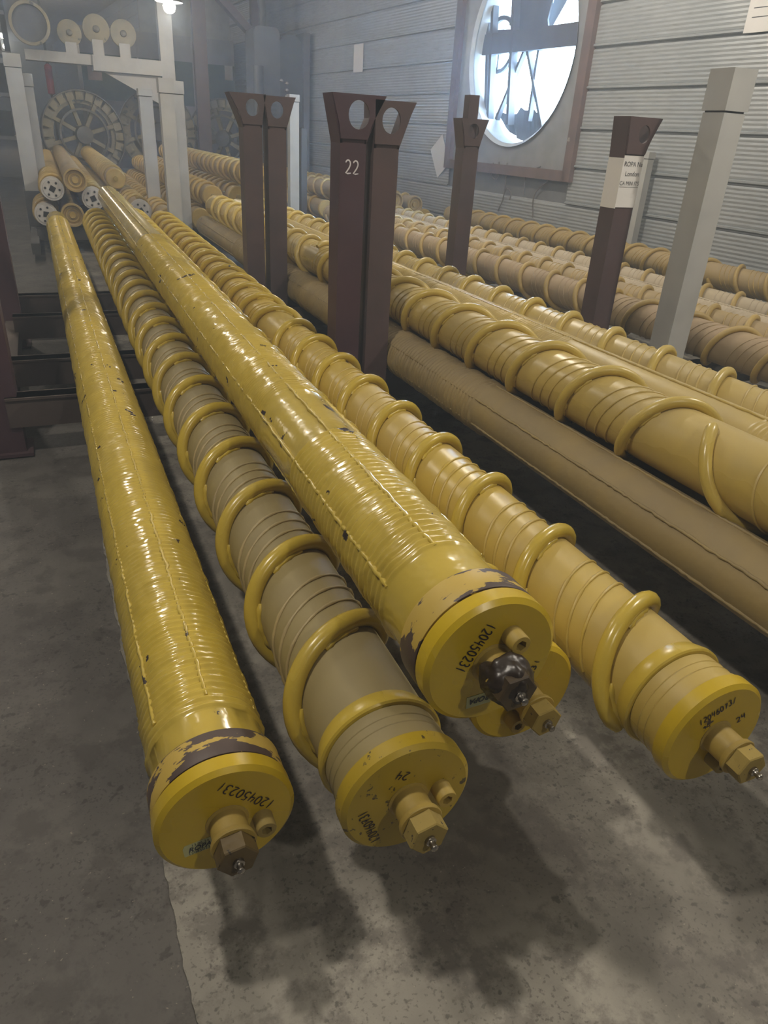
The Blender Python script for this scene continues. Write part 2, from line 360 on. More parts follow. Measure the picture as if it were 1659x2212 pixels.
# right wall: backing with an opening, ribbed cladding boards as its pieces
mb = MB(); S0, S1 = -7.5, 46.0
for s0, s1, z0, z1 in ((S0, FP[0], 0, HALL_H), (FP[1], S1, 0, HALL_H), (FP[0], FP[1], 0, FP[2]), (FP[0], FP[1], FP[3], HALL_H)):
    mb.box(-s1, -s0, 0.02, 0.10, z0, z1)
wall_right = struct('wall_right', mb.mesh('wall_right', 'plaster')); wall_right.matrix_world = WM
PH = 0.2905; Z_SEAM = 0.845
def board_mesh(s0, s1, name, h=PH):
    prof = [(0.019, 0.0), (0.004, 0.0), (-0.011, 0.006), (-0.011, 0.018), (0.005, 0.023)]
    nr = 9; z0 = 0.026; z1 = h - 0.016
    for i in range(nr):
        for q, dd in ((0.0, 0.0026), (0.25, 0.0013), (0.5, 0.0), (0.75, 0.0013)):
            prof.append((dd, z0 + (z1 - z0) * (i + q) / nr))
    prof += [(0.0035, z1), (0.016, h - 0.012), (0.019, h)]
    n = len(prof); V = []; F = []
    for s in (s0, s1): V += [(-s, y, z) for y, z in prof]
    for k in range(n - 1): F.append((k, k + 1, n + k + 1, n + k))
    mbb = MB().add(V, F); return mbb.mesh(name, 'wall')
bfull = board_mesh(S0, S1, 'wall_board'); bnear = board_mesh(S0, FP[0] - 0.02, 'wall_board'); bfar = board_mesh(FP[1] + 0.02, S1, 'wall_board')
k = 0
z = Z_SEAM - 3 * PH
while z < HALL_H - 0.1:
    z_lo, z_hi = z, z + PH
    if z_hi > FP[2] + 0.02 and z_lo < FP[3]:
        for me_ in (bnear, bfar):
            o = obj('wall_board', me_, wall_right); o.location = (0, 0, z)
    else:
        o = obj('wall_board', bfull, wall_right); o.location = (0, 0, z)
    z += PH
# other walls, ceiling, floor
yb = HALL_Y0
struct('wall_left', MB().box(HALL_X0 - 0.1, HALL_X0, HALL_Y0, HALL_Y1, 0, HALL_H).mesh('wall_left', 'plaster'))
struct('wall_front', MB().box(HALL_X0, 6.5, HALL_Y1, HALL_Y1 + 0.1, 0, HALL_H).mesh('wall_front', 'plaster'))
struct('wall_back', MB().box(HALL_X0, 6.5, HALL_Y0 - 0.1, HALL_Y0, 0, HALL_H).mesh('wall_back', 'plaster'))
struct('ceiling', MB().box(HALL_X0, 7, HALL_Y0, HALL_Y1, HALL_H, HALL_H + 0.1).mesh('ceiling', 'ceil'))
# haze added to imitate veiling lens glare; fills the hall to just beyond its walls
hmt = bpy.data.materials.new('added glare haze'); hmt.use_nodes = True; hnt = hmt.node_tree; hnt.nodes.clear()
hvs = N(hnt, 'ShaderNodeVolumeScatter'); hvs.inputs['Density'].default_value = 0.036; hvs.inputs['Color'].default_value = (0.70, 0.84, 1.0, 1); hvs.inputs['Anisotropy'].default_value = 0.2
hmt.cycles.homogeneous_volume = True
hout = N(hnt, 'ShaderNodeOutputMaterial'); hnt.links.new(hvs.outputs[0], hout.inputs['Volume'])
pa = WV * (WALL + 0.25) + WU * S0; pb = WV * (WALL + 0.25) + WU * S1
V = []
for z_ in (-0.06, HALL_H + 0.15): V += [(HALL_X0 - 0.2, HALL_Y0 - 0.2, z_), (pa[0], HALL_Y0 - 0.2, z_), (pb[0], HALL_Y1 + 0.2, z_), (HALL_X0 - 0.2, HALL_Y1 + 0.2, z_)]
hz = obj('glare_haze', MB().add(V, [(0, 1, 2, 3), (4, 5, 6, 7), (0, 1, 5, 4), (1, 2, 6, 5), (2, 3, 7, 6), (3, 0, 4, 7)]).mesh('glare_haze', hmt))
tag(hz, 'thin bluish haze added to imitate the veil of lens glare', 'haze'); hz['kind'] = 'stuff'
# two concrete slabs that meet in a ragged joint under the leftmost roller
def slab(side):
    ys = np.concatenate([[HALL_Y0], np.arange(-1.0, 7.0, 0.012), [HALL_Y1]])
    r2 = np.random.default_rng(3); n = len(ys)
    ed = 0.018 + 0.006 * np.sin(ys * 3.1) + np.convolve(r2.normal(0, 0.008, n), np.ones(7) / 7, 'same')
    if side > 0:
        V = [(x, y, 0.0) for x, y in zip(ed, ys)] + [(7.0, y, 0.0) for y in ys] + [(x - 0.002, y, -0.02) for x, y in zip(ed, ys)]
        F = [(i, n + i, n + i + 1, i + 1) for i in range(n - 1)] + [(2 * n + i, i, i + 1, 2 * n + i + 1) for i in range(n - 1)]
        return MB().add(V, F)
    V = [(HALL_X0 - 0.1, y, -0.006) for y in ys] + [(0.09, y, -0.006) for y in ys]
    return MB().add(V, [(i, n + i, n + i + 1, i + 1) for i in range(n - 1)])
struct('floor', slab(1).mesh('floor', 'floor'))
struct('floor', slab(-1).mesh('floor_slab', 'floor2'))

# ------------------------------------------------------------------ rollers
def vnoise(a, b, seed):
    """smooth value noise on two arrays"""
    r = np.random.default_rng(seed); T = r.random((256, 256))
    ia = np.floor(a).astype(int); ib = np.floor(b).astype(int); fa = a - ia; fb = b - ib
    fa = fa * fa * (3 - 2 * fa); fb = fb * fb * (3 - 2 * fb)
    g = lambda i, j: T[i % 256, j % 256]
    return (g(ia, ib) * (1 - fa) + g(ia + 1, ib) * fa) * (1 - fb) + (g(ia, ib + 1) * (1 - fa) + g(ia + 1, ib + 1) * fa) * fb
def wear_tube(name, mat, L, r0, zones, y_start=0.06, seg=56, amp=0.0032, lump=0.0020, seed=1):
    """tube along +Y with rows of weld beads in the zones (y0, y1, pitch)"""
    ys = [y_start]; ph = [-1.0]
    y = y_start
    zones = sorted(zones)
    for (a, b, p) in zones:
        while y + 0.06 < a: y += 0.06; ys.append(y); ph.append(-1.0)
        y = a; nb = int((b - a) / p)
        for i in range(nb):
            for q in (0.0, 0.22, 0.38, 0.5, 0.62, 0.78): ys.append(a + (i + q) * p); ph.append(q)
        y = a + nb * p; ys.append(y); ph.append(0.0)
    while y + 0.08 < L: y += 0.08; ys.append(y); ph.append(-1.0)
    ys.append(L); ph.append(-1.0)
    ys = np.array(ys); ph = np.array(ph); n = len(ys)
    th = 2 * PI * np.arange(seg) / seg
    Y, T = np.meshgrid(ys, th, indexing='ij'); P = np.repeat(ph[:, None], seg, 1)
    shape = np.where(P < 0, 0, np.clip(1 - ((P - 0.5) / 0.33) ** 2, 0, 1))
    A = vnoise(Y * 60, T * seg / (2 * PI) * 0.35, seed); B = vnoise(Y * 25 + 90, T * seg / (2 * PI) * 0.9 + 40, seed + 1)
    Rr = r0 + shape * amp * (0.45 + 0.9 * A) + np.where(P < 0, 0, lump * (B - 0.3))
    Yd = Y + np.where(P < 0, 0, 0.004 * (vnoise(T * seg / (2 * PI) * 0.25, Y * 12 + 7, seed + 2) - 0.5))
    V = np.stack([Rr * np.cos(T), Yd, Rr * np.sin(T)], -1).reshape(-1, 3)
    idx = np.arange(n * seg).reshape(n, seg); nx = np.roll(idx, -1, 1)
    F = np.stack([idx[:-1], idx[1:], nx[1:], nx[:-1]], -1).reshape(-1, 4)
    me = bpy.data.meshes.new(name); me.from_pydata(V.tolist(), [], F.tolist()); me.materials.append(M[mat])
    me.polygons.foreach_set('use_smooth', [True] * len(me.polygons)); me.update(); return me
def helix(y0, y1, pitch, ytop, rc, n=40, hand=1):
    """right-handed rod centre line: at y = ytop (+k*pitch) it crosses the crown"""
    pts = []; steps = max(2, int((y1 - y0) / pitch * n))
    for i in range(steps + 1):
        y = y0 + (y1 - y0) * i / steps; a = PI / 2 - hand * 2 * PI * (y - ytop) / pitch
        pts.append((rc * math.cos(a), y, rc * math.sin(a)))
    return pts
HEX = [(math.cos(PI / 3 * i), math.sin(PI / 3 * i)) for i in range(6)]
def hub_spec(nut='nut', tilt=0.3, stub=0.030, grease=False, hubmat='hub'):
    hb = MB().lathe([(0.004, 0.027), (-0.001, 0.026), (-0.002, 0.0225), (-stub, 0.0225), (-stub, 0.026), (-stub - 0.006, 0.0275), (-stub - 0.0075, 0.0265)], 40).mesh('hub', hubmat, 40)
    y0 = -stub - 0.0075; y1 = y0 - 0.022; r = 0.0245
    hx = [(r * math.cos(PI / 3 * i + tilt), r * math.sin(PI / 3 * i + tilt)) for i in range(6)]; hx2 = [(x * 0.93, z_ * 0.93) for x, z_ in hx]
    nm = MB()
    V = [(x, y0 + 0.004, z_) for x, z_ in hx] + [(x, y1 + 0.0015, z_) for x, z_ in hx] + [(x, y1, z_) for x, z_ in hx2]
    F = [tuple(range(6)), tuple(reversed(range(12, 18)))] + [(i + 6 * j, 6 * j + (i + 1) % 6, 6 * j + 6 + (i + 1) % 6, 6 * j + 6 + i) for j in (0, 1) for i in range(6)]
    nut_me = nm.add(V, F).mesh('hex_nut', nut)
    nip = MB().lathe([(y1 + 0.002, 0.0065), (y1 - 0.004, 0.0065), (y1 - 0.005, 0.0042), (y1 - 0.009, 0.0038), (y1 - 0.0105, 0.0048), (y1 - 0.013, 0.0045), (y1 - 0.015, 0.002)], 14).mesh('grease_nipple', 'steel', 40)
    parts = [('hub', hb, [('hex_nut', nut_me), ('grease_nipple', nip)])]
    if grease:
        bm = bmesh.new(); bmesh.ops.create_icosphere(bm, subdivisions=4, radius=1.0)
        for v in bm.verts:
            c = v.co; q = vnoise(np.array([c.x * 2 + 10 + c.z]), np.array([c.y * 2.3 + 10 - c.z * 1.7]), 5)[0]; q2 = vnoise(np.array([c.x * 5 + 30]), np.array([c.z * 5 + c.y * 4 + 30]), 6)[0]
            k_ = 0.82 + 0.30 * q + 0.14 * q2
            v.co = Vector((c.x * 0.0265 * k_ - 0.002, -stub - 0.006 + c.y * 0.026 * k_, c.z * 0.0265 * k_ + 0.002))
        me = bpy.data.meshes.new('grease_lump'); bm.to_mesh(me); bm.free(); me.materials.append(M['grease'])
        me.polygons.foreach_set('use_smooth', [True] * len(me.polygons)); parts[0][2].append(('grease_lump', me))
    return parts
def bolt_spec(ang, rad=0.0425, mat='hub'):
    cx, cz = rad * math.cos(math.radians(ang)), rad * math.sin(math.radians(ang)); r = 0.0125; ri = 0.0066
    b = MB(); seg = 24
    b.lathe([(0.002, r), (-0.020, r), (-0.0215, r * 0.92)], seg, True, False, (cx, cz))
    # rim to hexagonal socket
    V = []; 
    for kk in range(seg):
        a = 2 * PI * kk / seg; V.append((cx + r * 0.92 * math.cos(a), -0.0215, cz + r * 0.92 * math.sin(a)))
    for yy in (-0.0215, -0.012):
        for kk in range(seg):
            a = 2 * PI * kk / seg; ra = ri / max(0.001, math.cos(((a + PI / 6) % (PI / 3)) - PI / 6)) * 0.9
            V.append((cx + ra * math.cos(a), yy, cz + ra * math.sin(a)))
    F = [(kk, (kk + 1) % seg, seg + (kk + 1) % seg, seg + kk) for kk in range(seg)] + [(seg + kk, seg + (kk + 1) % seg, 2 * seg + (kk + 1) % seg, 2 * seg + kk) for kk in range(seg)] + [tuple(range(2 * seg, 3 * seg))]
    b.add(V, F)
    return ('socket_bolt', b.mesh('socket_bolt', mat, 35), [])
def cap_spec(R, mat='cap', t=0.024, ch=0.006):
    return ('end_cap', MB().lathe([(0.0, R - ch), (ch * 0.85, R), (t, R), (t + 0.001, R - 0.002)], 72).mesh('end_cap', mat, 25), [])
def writing(*lines):
    return [('handwriting', strokes(MB(), txt, p0, p1, h, 0.0018).mesh('handwriting', 'ink'), []) for txt, p0, p1, h in lines]
def sticker_spec(c, ang, w, h, rows):
    ca, sa = math.cos(math.radians(ang)), math.sin(math.radians(ang))
    T = lambda x, z_: (c[0] + x * ca - z_ * sa, c[1] + x * sa + z_ * ca)
    st = MB().prism([T(-w / 2, -h / 2), T(w / 2, -h / 2), T(w / 2, h / 2), T(-w / 2 + h * 0.15, h / 2), T(-w / 2, h * 0.25)], -0.0006, 0.0004).mesh('sticker', 'sticker')
    subs = []
    for body, size, dx, dz, shear, bold in rows:
        tm = text_mesh('print', body, size, 'print', shear, bold)
        cc = T(dx, dz)
        mtx = Matrix(((ca, -sa, 0, cc[0]), (0, 0, 0, -0.001), (sa, ca, 0, cc[1]), (0, 0, 0, 1)))
        tm.transform(mtx); subs.append(('print', tm))
    return ('sticker', st, subs)

def spiral_parts(L, pitch, ytop, rt=0.078, rod_r=0.0135, rc=0.0890, rod=[(0.12, None)], hi=True, tube_mat='tube_y', rod_mat='rod', cap=0.085, beads=True, pads=0, capmat='cap', ends=True, bead_mat=None, hands=None):
    hands = hands or [(0.0, L, 1)]        # the coil may change hand along the roller
    seg = 56 if hi else 28
    tp = [(0.026, rt + 0.003), (0.034, rt + 0.003), (0.035, rt + 0.0005), (0.048, rt + 0.0005), (0.049, rt + 0.0015), (0.050, rt + 0.0005), (0.061, rt + 0.0005), (0.062, rt + 0.0015), (0.063, rt + 0.0005), (0.078, rt + 0.0005), (0.0785, rt - 0.001), (0.080, rt - 0.001), (0.098, rt)]
    if not ends: tp = [(0.0, rt)]
    tp += [(y, rt) for y in np.arange(0.2, L - 0.05, 0.5)] + [(L - 0.03, rt), (L - 0.028, rt + 0.004), (L, rt + 0.003)]
    parts = [('tube', MB().lathe(tp, seg, not ends, True).mesh('tube', tube_mat, 35), [])]
    if ends:
        parts.append(('lip_ring', MB().lathe([(0.0785, rt - 0.002), (0.0788, rt + 0.005), (0.081, rt + 0.0075), (0.087, rt + 0.0075), (0.106, rt + 0.0012), (0.110, rt - 0.002)], seg, False, False).mesh('lip_ring', rod_mat, 30), []))
        parts.append(('gap_ring', MB().lathe([(0.020, rt - 0.003), (0.030, rt - 0.003)], 40, False, False).mesh('gap_ring', 'gap', 60), []))
        parts.append(cap_spec(cap, capmat))
    rods = [(max(a, h0), min(b or L - 0.10, h1), hd) for a, b in rod for h0, h1, hd in hands]
    for a, b, hd in rods:
        if b - a < 0.02: continue
        path = helix(a, b, pitch, ytop, rc, 40 if hi else 24, hd); n = len(path)
        rr = [rod_r] * n; rr[0] = rod_r * 0.7; rr[-1] = rod_r * 0.7
        parts.append(('spiral_rod', MB().tube(path, rr, 12 if hi else 8).mesh('spiral_rod', rod_mat, 60), []))
    if beads:
        for off, (h0, h1, hd) in [(o_, h_) for o_ in (0.27, 0.43, 0.59) for h_ in hands]:
            y0 = max(rod[0][0] + 0.02, h0) + pitch * off; path = helix(y0, min(L - 0.25, h1), pitch, ytop + pitch * off, rt + 0.0006, 36 if hi else 20, hd)
            rr = [0.0030 + 0.0012 * math.sin(i * 1.7) * math.sin(i * 0.61) for i in range(len(path))]
            parts.append(('weld_bead', MB().tube(path, rr, 5).mesh('weld_bead', bead_mat or tube_mat, 80), []))
    for kk in range(pads):
        for (c0, c1) in ((-0.06, 0.05), (-0.36, -0.23)) if kk % 2 == 0 else ((-0.10, 0.02), (-0.33, -0.20)):
            hd = [h_[2] for h_ in hands if h_[0] <= ytop + kk * pitch <= h_[1]][0]
            ya = ytop + kk * pitch + (c0 - random.random() * 0.02) * pitch; ybb = ytop + kk * pitch + c1 * pitch
            path = [(x, y - 0.0105, z_) for x, y, z_ in helix(ya, ybb, pitch, ytop, rt + 0.001, 60, hd)]
            n = len(path); rr = [0.0075 * (0.8 + 0.2 * math.sin(i * 2.1)) for i in range(n)]; rr[0] = rr[-1] = 0.004
            parts.append(('weld_pad', MB().tube(path, rr, 7).mesh('weld_pad', rod_mat, 60), []))
    return parts
def wear_parts(L, r0, zones, bars, mat='wear', cap=0.085, collar='collar_worn', seed=1, seg=56, bar_r=0.0034, bar_range=None, ends=True, amp=0.0032):
    parts = [('tube', wear_tube('tube', mat, L, r0, zones, 0.055 if ends else 0.0, seg, amp, seed=seed), [])]
    if ends:
        parts.append(('collar', MB().lathe([(0.0275, r0), (0.028, r0 + 0.0085), (0.030, r0 + 0.0095), (0.066, r0 + 0.0095), (0.068, r0 + 0.0085), (0.0695, r0 - 0.001)], 64, False, False).mesh('collar', collar, 30), []))
        parts.append(('gap_ring', MB().lathe([(0.020, r0 + 0.004), (0.030, r0 + 0.004)], 40, False, False).mesh('gap_ring', 'gap', 60), []))
        parts.append(cap_spec(cap))
    else:
        parts.append(('end_cap', MB().lathe([(0.0, r0 - 0.004), (0.003, r0 - 0.001), (0.004, r0 - 0.001)], 40).mesh('end_cap', mat, 30), []))
    for a in bars:
        ar = math.radians(a); r = np.random.default_rng(seed + int(a)); y0, y1 = bar_range or (0.14, L - 0.12)
        ys = np.arange(y0, y1, 0.011); path = []; rr = []
        for i, y in enumerate(ys):
            aa = ar + r.normal(0, 0.010); rq = r0 + 0.0006 + 0.0012 * r.random(); path.append((rq * math.cos(aa), y, rq * math.sin(aa))); rr.append(bar_r * (0.7 + 0.6 * r.random()))
        parts.append(('weld_bar', MB().tube(path, rr, 6).mesh('weld_bar', mat, 70), []))
    return parts
def far_cap(kind, R):
    if kind == 'white':
        ps = [('end_cap', MB().lathe([(0.0, R * 0.80), (0.004, R * 0.82), (0.005, R), (0.05, R)], 40).mesh('end_cap', 'plate_white', 35), [])]
        hb = MB().prism([(-0.020, -0.020), (0.020, -0.020), (0.020, 0.020), (-0.020, 0.020)], -0.003, 0.002)  # holes drawn as solid dark patches, their shade put into the colour
        ps[0][2].append(('square_hole_shade', hb.mesh('square_hole_shade', 'dark')))
        for i in range(6):
            a = PI / 3 * i + 0.4
            ps[0][2].append(('bolt_hole_shade', MB().lathe([(-0.003, 0.0085), (0.002, 0.0085)], 12, True, True, (R * 0.60 * math.cos(a), R * 0.60 * math.sin(a))).mesh('bolt_hole_shade', 'dark', 40)))
        return ps
    if kind == 'boss':
        return [('end_cap', MB().lathe([(0.030, R * 0.25), (0.030, R * 0.74), (0.0, R * 0.84), (0.0, R * 0.97), (0.006, R), (0.05, R)], 40, True, True).mesh('end_cap', 'tube_dusty', 30), []),
                ('boss', MB().lathe([(0.012, R * 0.05), (0.010, R * 0.26), (0.034, R * 0.30)], 24).mesh('boss', 'rod_dusty', 30), []),
                ('boss_ring', MB().lathe([(0.022, R * 0.46), (0.020, R * 0.50), (0.020, R * 0.58), (0.034, R * 0.60)], 32, False, False).mesh('boss_ring', 'rod_dusty', 40), [])]
    return [('end_cap', MB().lathe([(0.0, R * 0.9), (0.006, R), (0.04, R)], 40).mesh('end_cap', 'rod_dusty', 30), []),
            ('hub', MB().lathe([(-0.03, R * 0.16), (-0.028, R * 0.22), (0.004, R * 0.22)], 20).mesh('hub', 'nut', 30), [])]

def place(parts, label, near, far, group=None, mats=None, name='roller', cat='roller', roll=0):
    n = Vector(near); d = (Vector(far) - n); q = Vector((0, 1, 0)).rotation_difference(d.normalized())
    if roll: q = q @ Quaternion((0, 1, 0), math.radians(roll))
    root = thing(name, label, cat, near, group); root.rotation_mode = 'QUATERNION'; root.rotation_quaternion = q
    for nm, me, subs in parts:
        mt = (mats or {}).get(nm); o = obj(nm, me, root, mt)
        for sn, sm in subs: obj(sn, sm, o, (mats or {}).get(sn))
    return root

LR = 5.68
# the five rollers of the near stack
bars = [98, 158, 218, 278, 338, 38]
p1 = wear_parts(LR, 0.0745, [(0.115, 3.3, 0.0135), (3.3, 5.4, 0.020)], [84, 142, 202, 262, 322, 22], seed=21, amp=0.0040, bar_r=0.0030)
p1 += hub_spec('nut_dark', 0.15, 0.028) + [bolt_spec(-14, 0.044, 'nut'), *writing(('120450231', (.060, .010), (-.004, .070), .0135)),
       sticker_spec((-.036, -.028), 6, .036, .019, [('ROPA', .0105, .001, -.0005, .35, .0003), ('13.06.24', .0062, .003, .0062, 0, 0), ('12045023', .0066, .0, -.0065, 0, 0)])]
place(p1, 'glossy ridged yellow roller lying alone at the open side of the near stack', (.094, .59, .264), (.055, 6.25, .290), 'rollers of the near stack', name='ridged_roller')
p2 = spiral_parts(LR, 0.2285, 0.242, rod=[(0.112, None)], tube_mat='tube_grey', capmat='cap_dirty', pads=10, bead_mat='bead_grey')
p2 += hub_spec('nut', 0.25) + [bolt_spec(6, 0.0425), *writing(('120460731', (-.033, -.056), (-.055, .006), .0125), ('24', (.000, .046), (-.017, .055), .0125))]
place(p2, 'spiral roller with grey dusty tube and yellow coil, beside the ridged yellow roller', (.299, .52, .294), (.325, 6.2, .314), 'rollers of the near stack', name='spiral_roller')
p3 = wear_parts(LR, 0.0755, [(0.135, 0.545, 0.0145), (0.765, 3.0, 0.0095)], bars, seed=41, amp=0.0044)
p3 += hub_spec('nut_dark', 0.1, 0.026, grease=True) + [bolt_spec(61, 0.040), *writing(('120450231', (-.014, .060), (-.050, .002), .0145), ('231', (.060, -.036), (.068, -.012), .008)),
       sticker_spec((-.010, -.052), 182, .034, .017, [('ROPA', .0105, -.001, -.001, .35, .0003)])]
place(p3, 'topmost ridged yellow roller with flaking collar and black greased nut', (.390, .52, .479), (.438, 6.2, .478), 'rollers of the near stack', name='ridged_roller')
p4 = spiral_parts(LR, 0.2275, 0.190, rod=[(0.105, None)], tube_mat='tube_y', pads=12, hands=[(0, 2.06, 1), (2.06, 6, -1)])
w4 = writing(('12046073/', (-.039, .031), (.018, .057), .0115), ('24', (.035, .012), (.050, .021), .0115))
p4h = p4 + hub_spec('nut', 0.0, 0.034) + [bolt_spec(-80, 0.041, 'nut')] + w4
place(p4h, 'spiral roller with clean yellow tube and coil, beside the post marked 22', (.734, .46, .302), (.800, 6.15, .312), 'rollers of the near stack', name='spiral_roller')
p5h = p4 + hub_spec('nut', 0.2, 0.030) + [bolt_spec(-113, 0.041)]
place(p5h, 'spiral roller mostly hidden beneath the topmost ridged roller, its end plate peeking out', (.536, .628, .293), (.605, 6.2, .314), 'rollers of the near stack', name='spiral_roller', mats={'tube': 'tube_y'})

# right cradle: lower layer and upper layer
def b1_parts():
    ps = spiral_parts(5.9, 0.243, 0.792, rod=[(0.735, None)], tube_mat='tube_b', rod_mat='rod_b', pads=0, ends=False, hands=[(0, 3.2, -1), (3.2, 6, 1)])
    for kk in range(9):
        y = 0.792 + kk * 0.243
        for c0, c1 in ((0.10, 0.20), (0.27, 0.36)):
            path = [(x, yy - 0.0105, z_) for x, yy, z_ in helix(y + c0 * .243, y + c1 * .243, .243, 0.792, 0.079, 60, -1)]; n = len(path)
            rr = [0.0075 * (0.8 + 0.2 * math.sin(i * 2.1)) for i in range(n)]; rr[0] = rr[-1] = 0.004
            ps.append(('weld_pad', MB().tube(path, rr, 7).mesh('weld_pad', 'rod_b', 60), []))
    for a, b, tp, pt in ((0.50, 0.672, 0.692, 0.34), (0.10, 0.44, 0.40, 0.243)):
        path = helix(a, b, pt, tp, 0.089, 48); n = len(path); rr = [0.0135] * n; rr[0] = rr[-1] = 0.008
        ps.append(('spiral_rod', MB().tube(path, rr, 12).mesh('spiral_rod', 'rod_b', 60), []))
    ps.append(('ring_bead', MB().tube([(0.079 * math.cos(t), 0.50 + 0.02 * math.sin(t), 0.079 * math.sin(t)) for t in np.linspace(0, 2 * PI, 40)], 0.003, 5, False).mesh('ring_bead', 'tube_b', 60), []))
    return ps
BN = 0.32
pW = wear_parts(5.9, 0.0755, [(1.42, 4.6, 0.019)], bars, mat='wear_dusty', seed=61, seg=40, ends=False, amp=0.007)
place(pW, 'dusty brown ridged roller lying lowest in the cradle beside the post pair', (1.158, BN, .277), (1.158, 6.1, .277), 'rollers in the second cradle', name='ridged_roller', roll=12)
place(b1_parts(), 'yellow spiral roller with a broken coil end, lying on the lowest dusty roller', (1.238, BN, .424), (1.245, 6.3, .424), 'rollers in the second cradle', name='spiral_roller')
pW2 = wear_parts(5.9, 0.0755, [(0.05, 0.72, 0.0145), (1.42, 4.6, 0.0125)], [a - 4 for a in bars], mat='tube_b', seed=71, seg=44, ends=False, bar_range=(0.02, 5.7))
place(pW2, 'straight ochre ridged roller lying between two coiled rollers in the second cradle', (1.418, BN, .408), (1.425, 6.2, .408), 'rollers in the second cradle', name='ridged_roller')
pS = spiral_parts(5.9, 0.2275, 0.10, rod=[(0.05, None)], hi=False, tube_mat='tube_b', rod_mat='rod_b', ends=False)
place(pS, 'ochre spiral roller in the second cradle beside the foot of the grey white post', (1.604, BN, .402), (1.61, 6.2, .402), 'rollers in the second cradle', name='spiral_roller')
for x in (1.340, 1.492, 1.73):
    place(pW, 'buried dusty roller supporting the upper layer of the second cradle', (x, BN + 0.05, .2765), (x, 6.0, .2765), 'buried rollers', name='ridged_roller', roll=40)
# third cradle, behind the grey white post
pS3 = spiral_parts(5.9, 0.262, 0.10, rod=[(0.05, None)], hi=False, tube_mat='tube_tan', rod_mat='rod_dusty', ends=False, hands=[(0, 1.65, -1), (1.65, 6, 1)])
pS8 = spiral_parts(5.9, 0.2275, 0.10, rod=[(0.05, None)], hi=False, tube_mat='tube_dusty', rod_mat='rod_dusty', ends=False, hands=[(0, 2.3, 1), (2.3, 6, -1)])
place(pS3, 'thick spiral roller under tan dust, first behind the grey white post', (2.545, 1.2, .293), (2.545, 6.9, .293), 'rollers in the third cradle', name='spiral_roller', mats={'tube': 'tube_tan', 'weld_bead': 'tube_tan', 'spiral_rod': 'rod_dusty'})
place(pS, 'dusty yellow spiral roller with many weld lines, beside the tan dusted roller', (2.790, 1.3, .293), (2.80, 7.0, .293), 'rollers in the third cradle', name='spiral_roller', mats={'tube': 'tube_dusty', 'weld_bead': 'rod_dusty', 'spiral_rod': 'rod_dusty'}, roll=100)
pW3 = wear_parts(5.9, 0.0745, [(0.3, 5.4, 0.022)], bars, mat='tube_pale', seed=81, seg=32, ends=False, amp=0.002)
place(pW3, 'pale ridged roller caked in whitish dust', (3.03, 1.3, .275), (3.03, 7.1, .275), 'rollers in the third cradle', name='ridged_roller')
place(pS, 'spiral roller whose coil tops poke up behind the whitish ridged roller', (3.25, 1.4, .285), (3.25, 7.1, .285), 'rollers in the third cradle', name='spiral_roller', mats={'tube': 'tube_pale', 'weld_bead': 'tube_pale', 'spiral_rod': 'rod_dusty'}, roll=200)
place(pS8, 'ochre spiral roller lying alone along the ribbed wall under the fan', (4.07, 1.3, .30), (3.93, 7.0, .30), 'rollers along the wall', name='spiral_roller', mats={'tube': 'tube_dusty', 'weld_bead': 'rod_dusty', 'spiral_rod': 'rod_dusty'}, roll=20)

# far pile behind the near stack: ends face the camera
pF = spiral_parts(5.2, 0.225, 0.2, rod=[(0.10, None)], hi=False, tube_mat='tube_dusty', rod_mat='rod_dusty', ends=False, beads=False, rt=0.080, rc=0.090)
pFw = wear_parts(5.2, 0.083, [], [20, 140, 260], mat='tube_dusty', seed=91, seg=36, ends=False)[:1]
pFs = spiral_parts(3.5, 0.225, 0.2, rod=[(0.10, None)], hi=False, tube_mat='tube_dusty', rod_mat='rod_dusty', ends=False, beads=False, rt=0.080, rc=0.090)
EC_W = far_cap('white', 0.085); EC_B = far_cap('boss', 0.088); EC_P = far_cap('plain', 0.084)
FARG = 'rollers of the far pile'
def fp(base, cap, dy=-0.03):
    return base, cap
def place_far(base, cap, label, near, far, group, mats=None, roll=0, name='spiral_roller'):
    r = place(base, label, near, far, group, mats, name=name, roll=roll)
    for nm, me, subs in cap:
        o = obj(nm, me, r); o.location = (0, -0.045, 0)
        for sn, sm in subs: obj(sn, sm, o)
    return r
place_far(pFw, EC_B, 'highest roller of the far pile, its end a recessed dish with a round boss', (.232, 6.58, .562), (.26, 11.8, .562), FARG, name='smooth_roller')
place_far(pF, EC_W, 'far pile roller with white bolted end plate, propped beside the highest one at the post', (.060, 6.62, .493), (.09, 11.8, .493), FARG, roll=30)
place_far(pF, EC_W, 'far pile roller with white bolted end plate, behind the grey dusted spiral roller', (.350, 6.62, .430), (.40, 11.8, .430), FARG, roll=70)
place_far(pFw, EC_B, 'dish ended roller low in the far pile, under the highest one', (.180, 6.60, .305), (.22, 11.8, .305), FARG, name='smooth_roller')
place_far(pF, EC_W, 'white ended roller lowest in the far pile, beside the pale post', (-.012, 6.66, .304), (.02, 11.8, .304), FARG, roll=10)
place_far(pF, EC_P, 'far pile roller with plain yellow end, lying behind the topmost ridged roller', (.500, 6.72, .305), (.55, 11.9, .305), FARG, roll=110)
place_far(pF, EC_W, 'brownish far pile roller with small white end, behind the clean yellow spiral roller', (.705, 6.62, .345), (.75, 11.8, .345), FARG, {'tube': 'tube_tan'}, roll=150)
place_far(pF, EC_P, 'ochre far pile roller nearest the pair of pale posts', (.895, 6.46, .302), (.95, 11.6, .302), FARG, roll=190)
place_far(pF, EC_P, 'dark dusty far pile roller crossing above the low row', (.60, 7.4, .530), (.66, 12.0, .530), FARG, {'tube': 'tube_tan'}, roll=230)
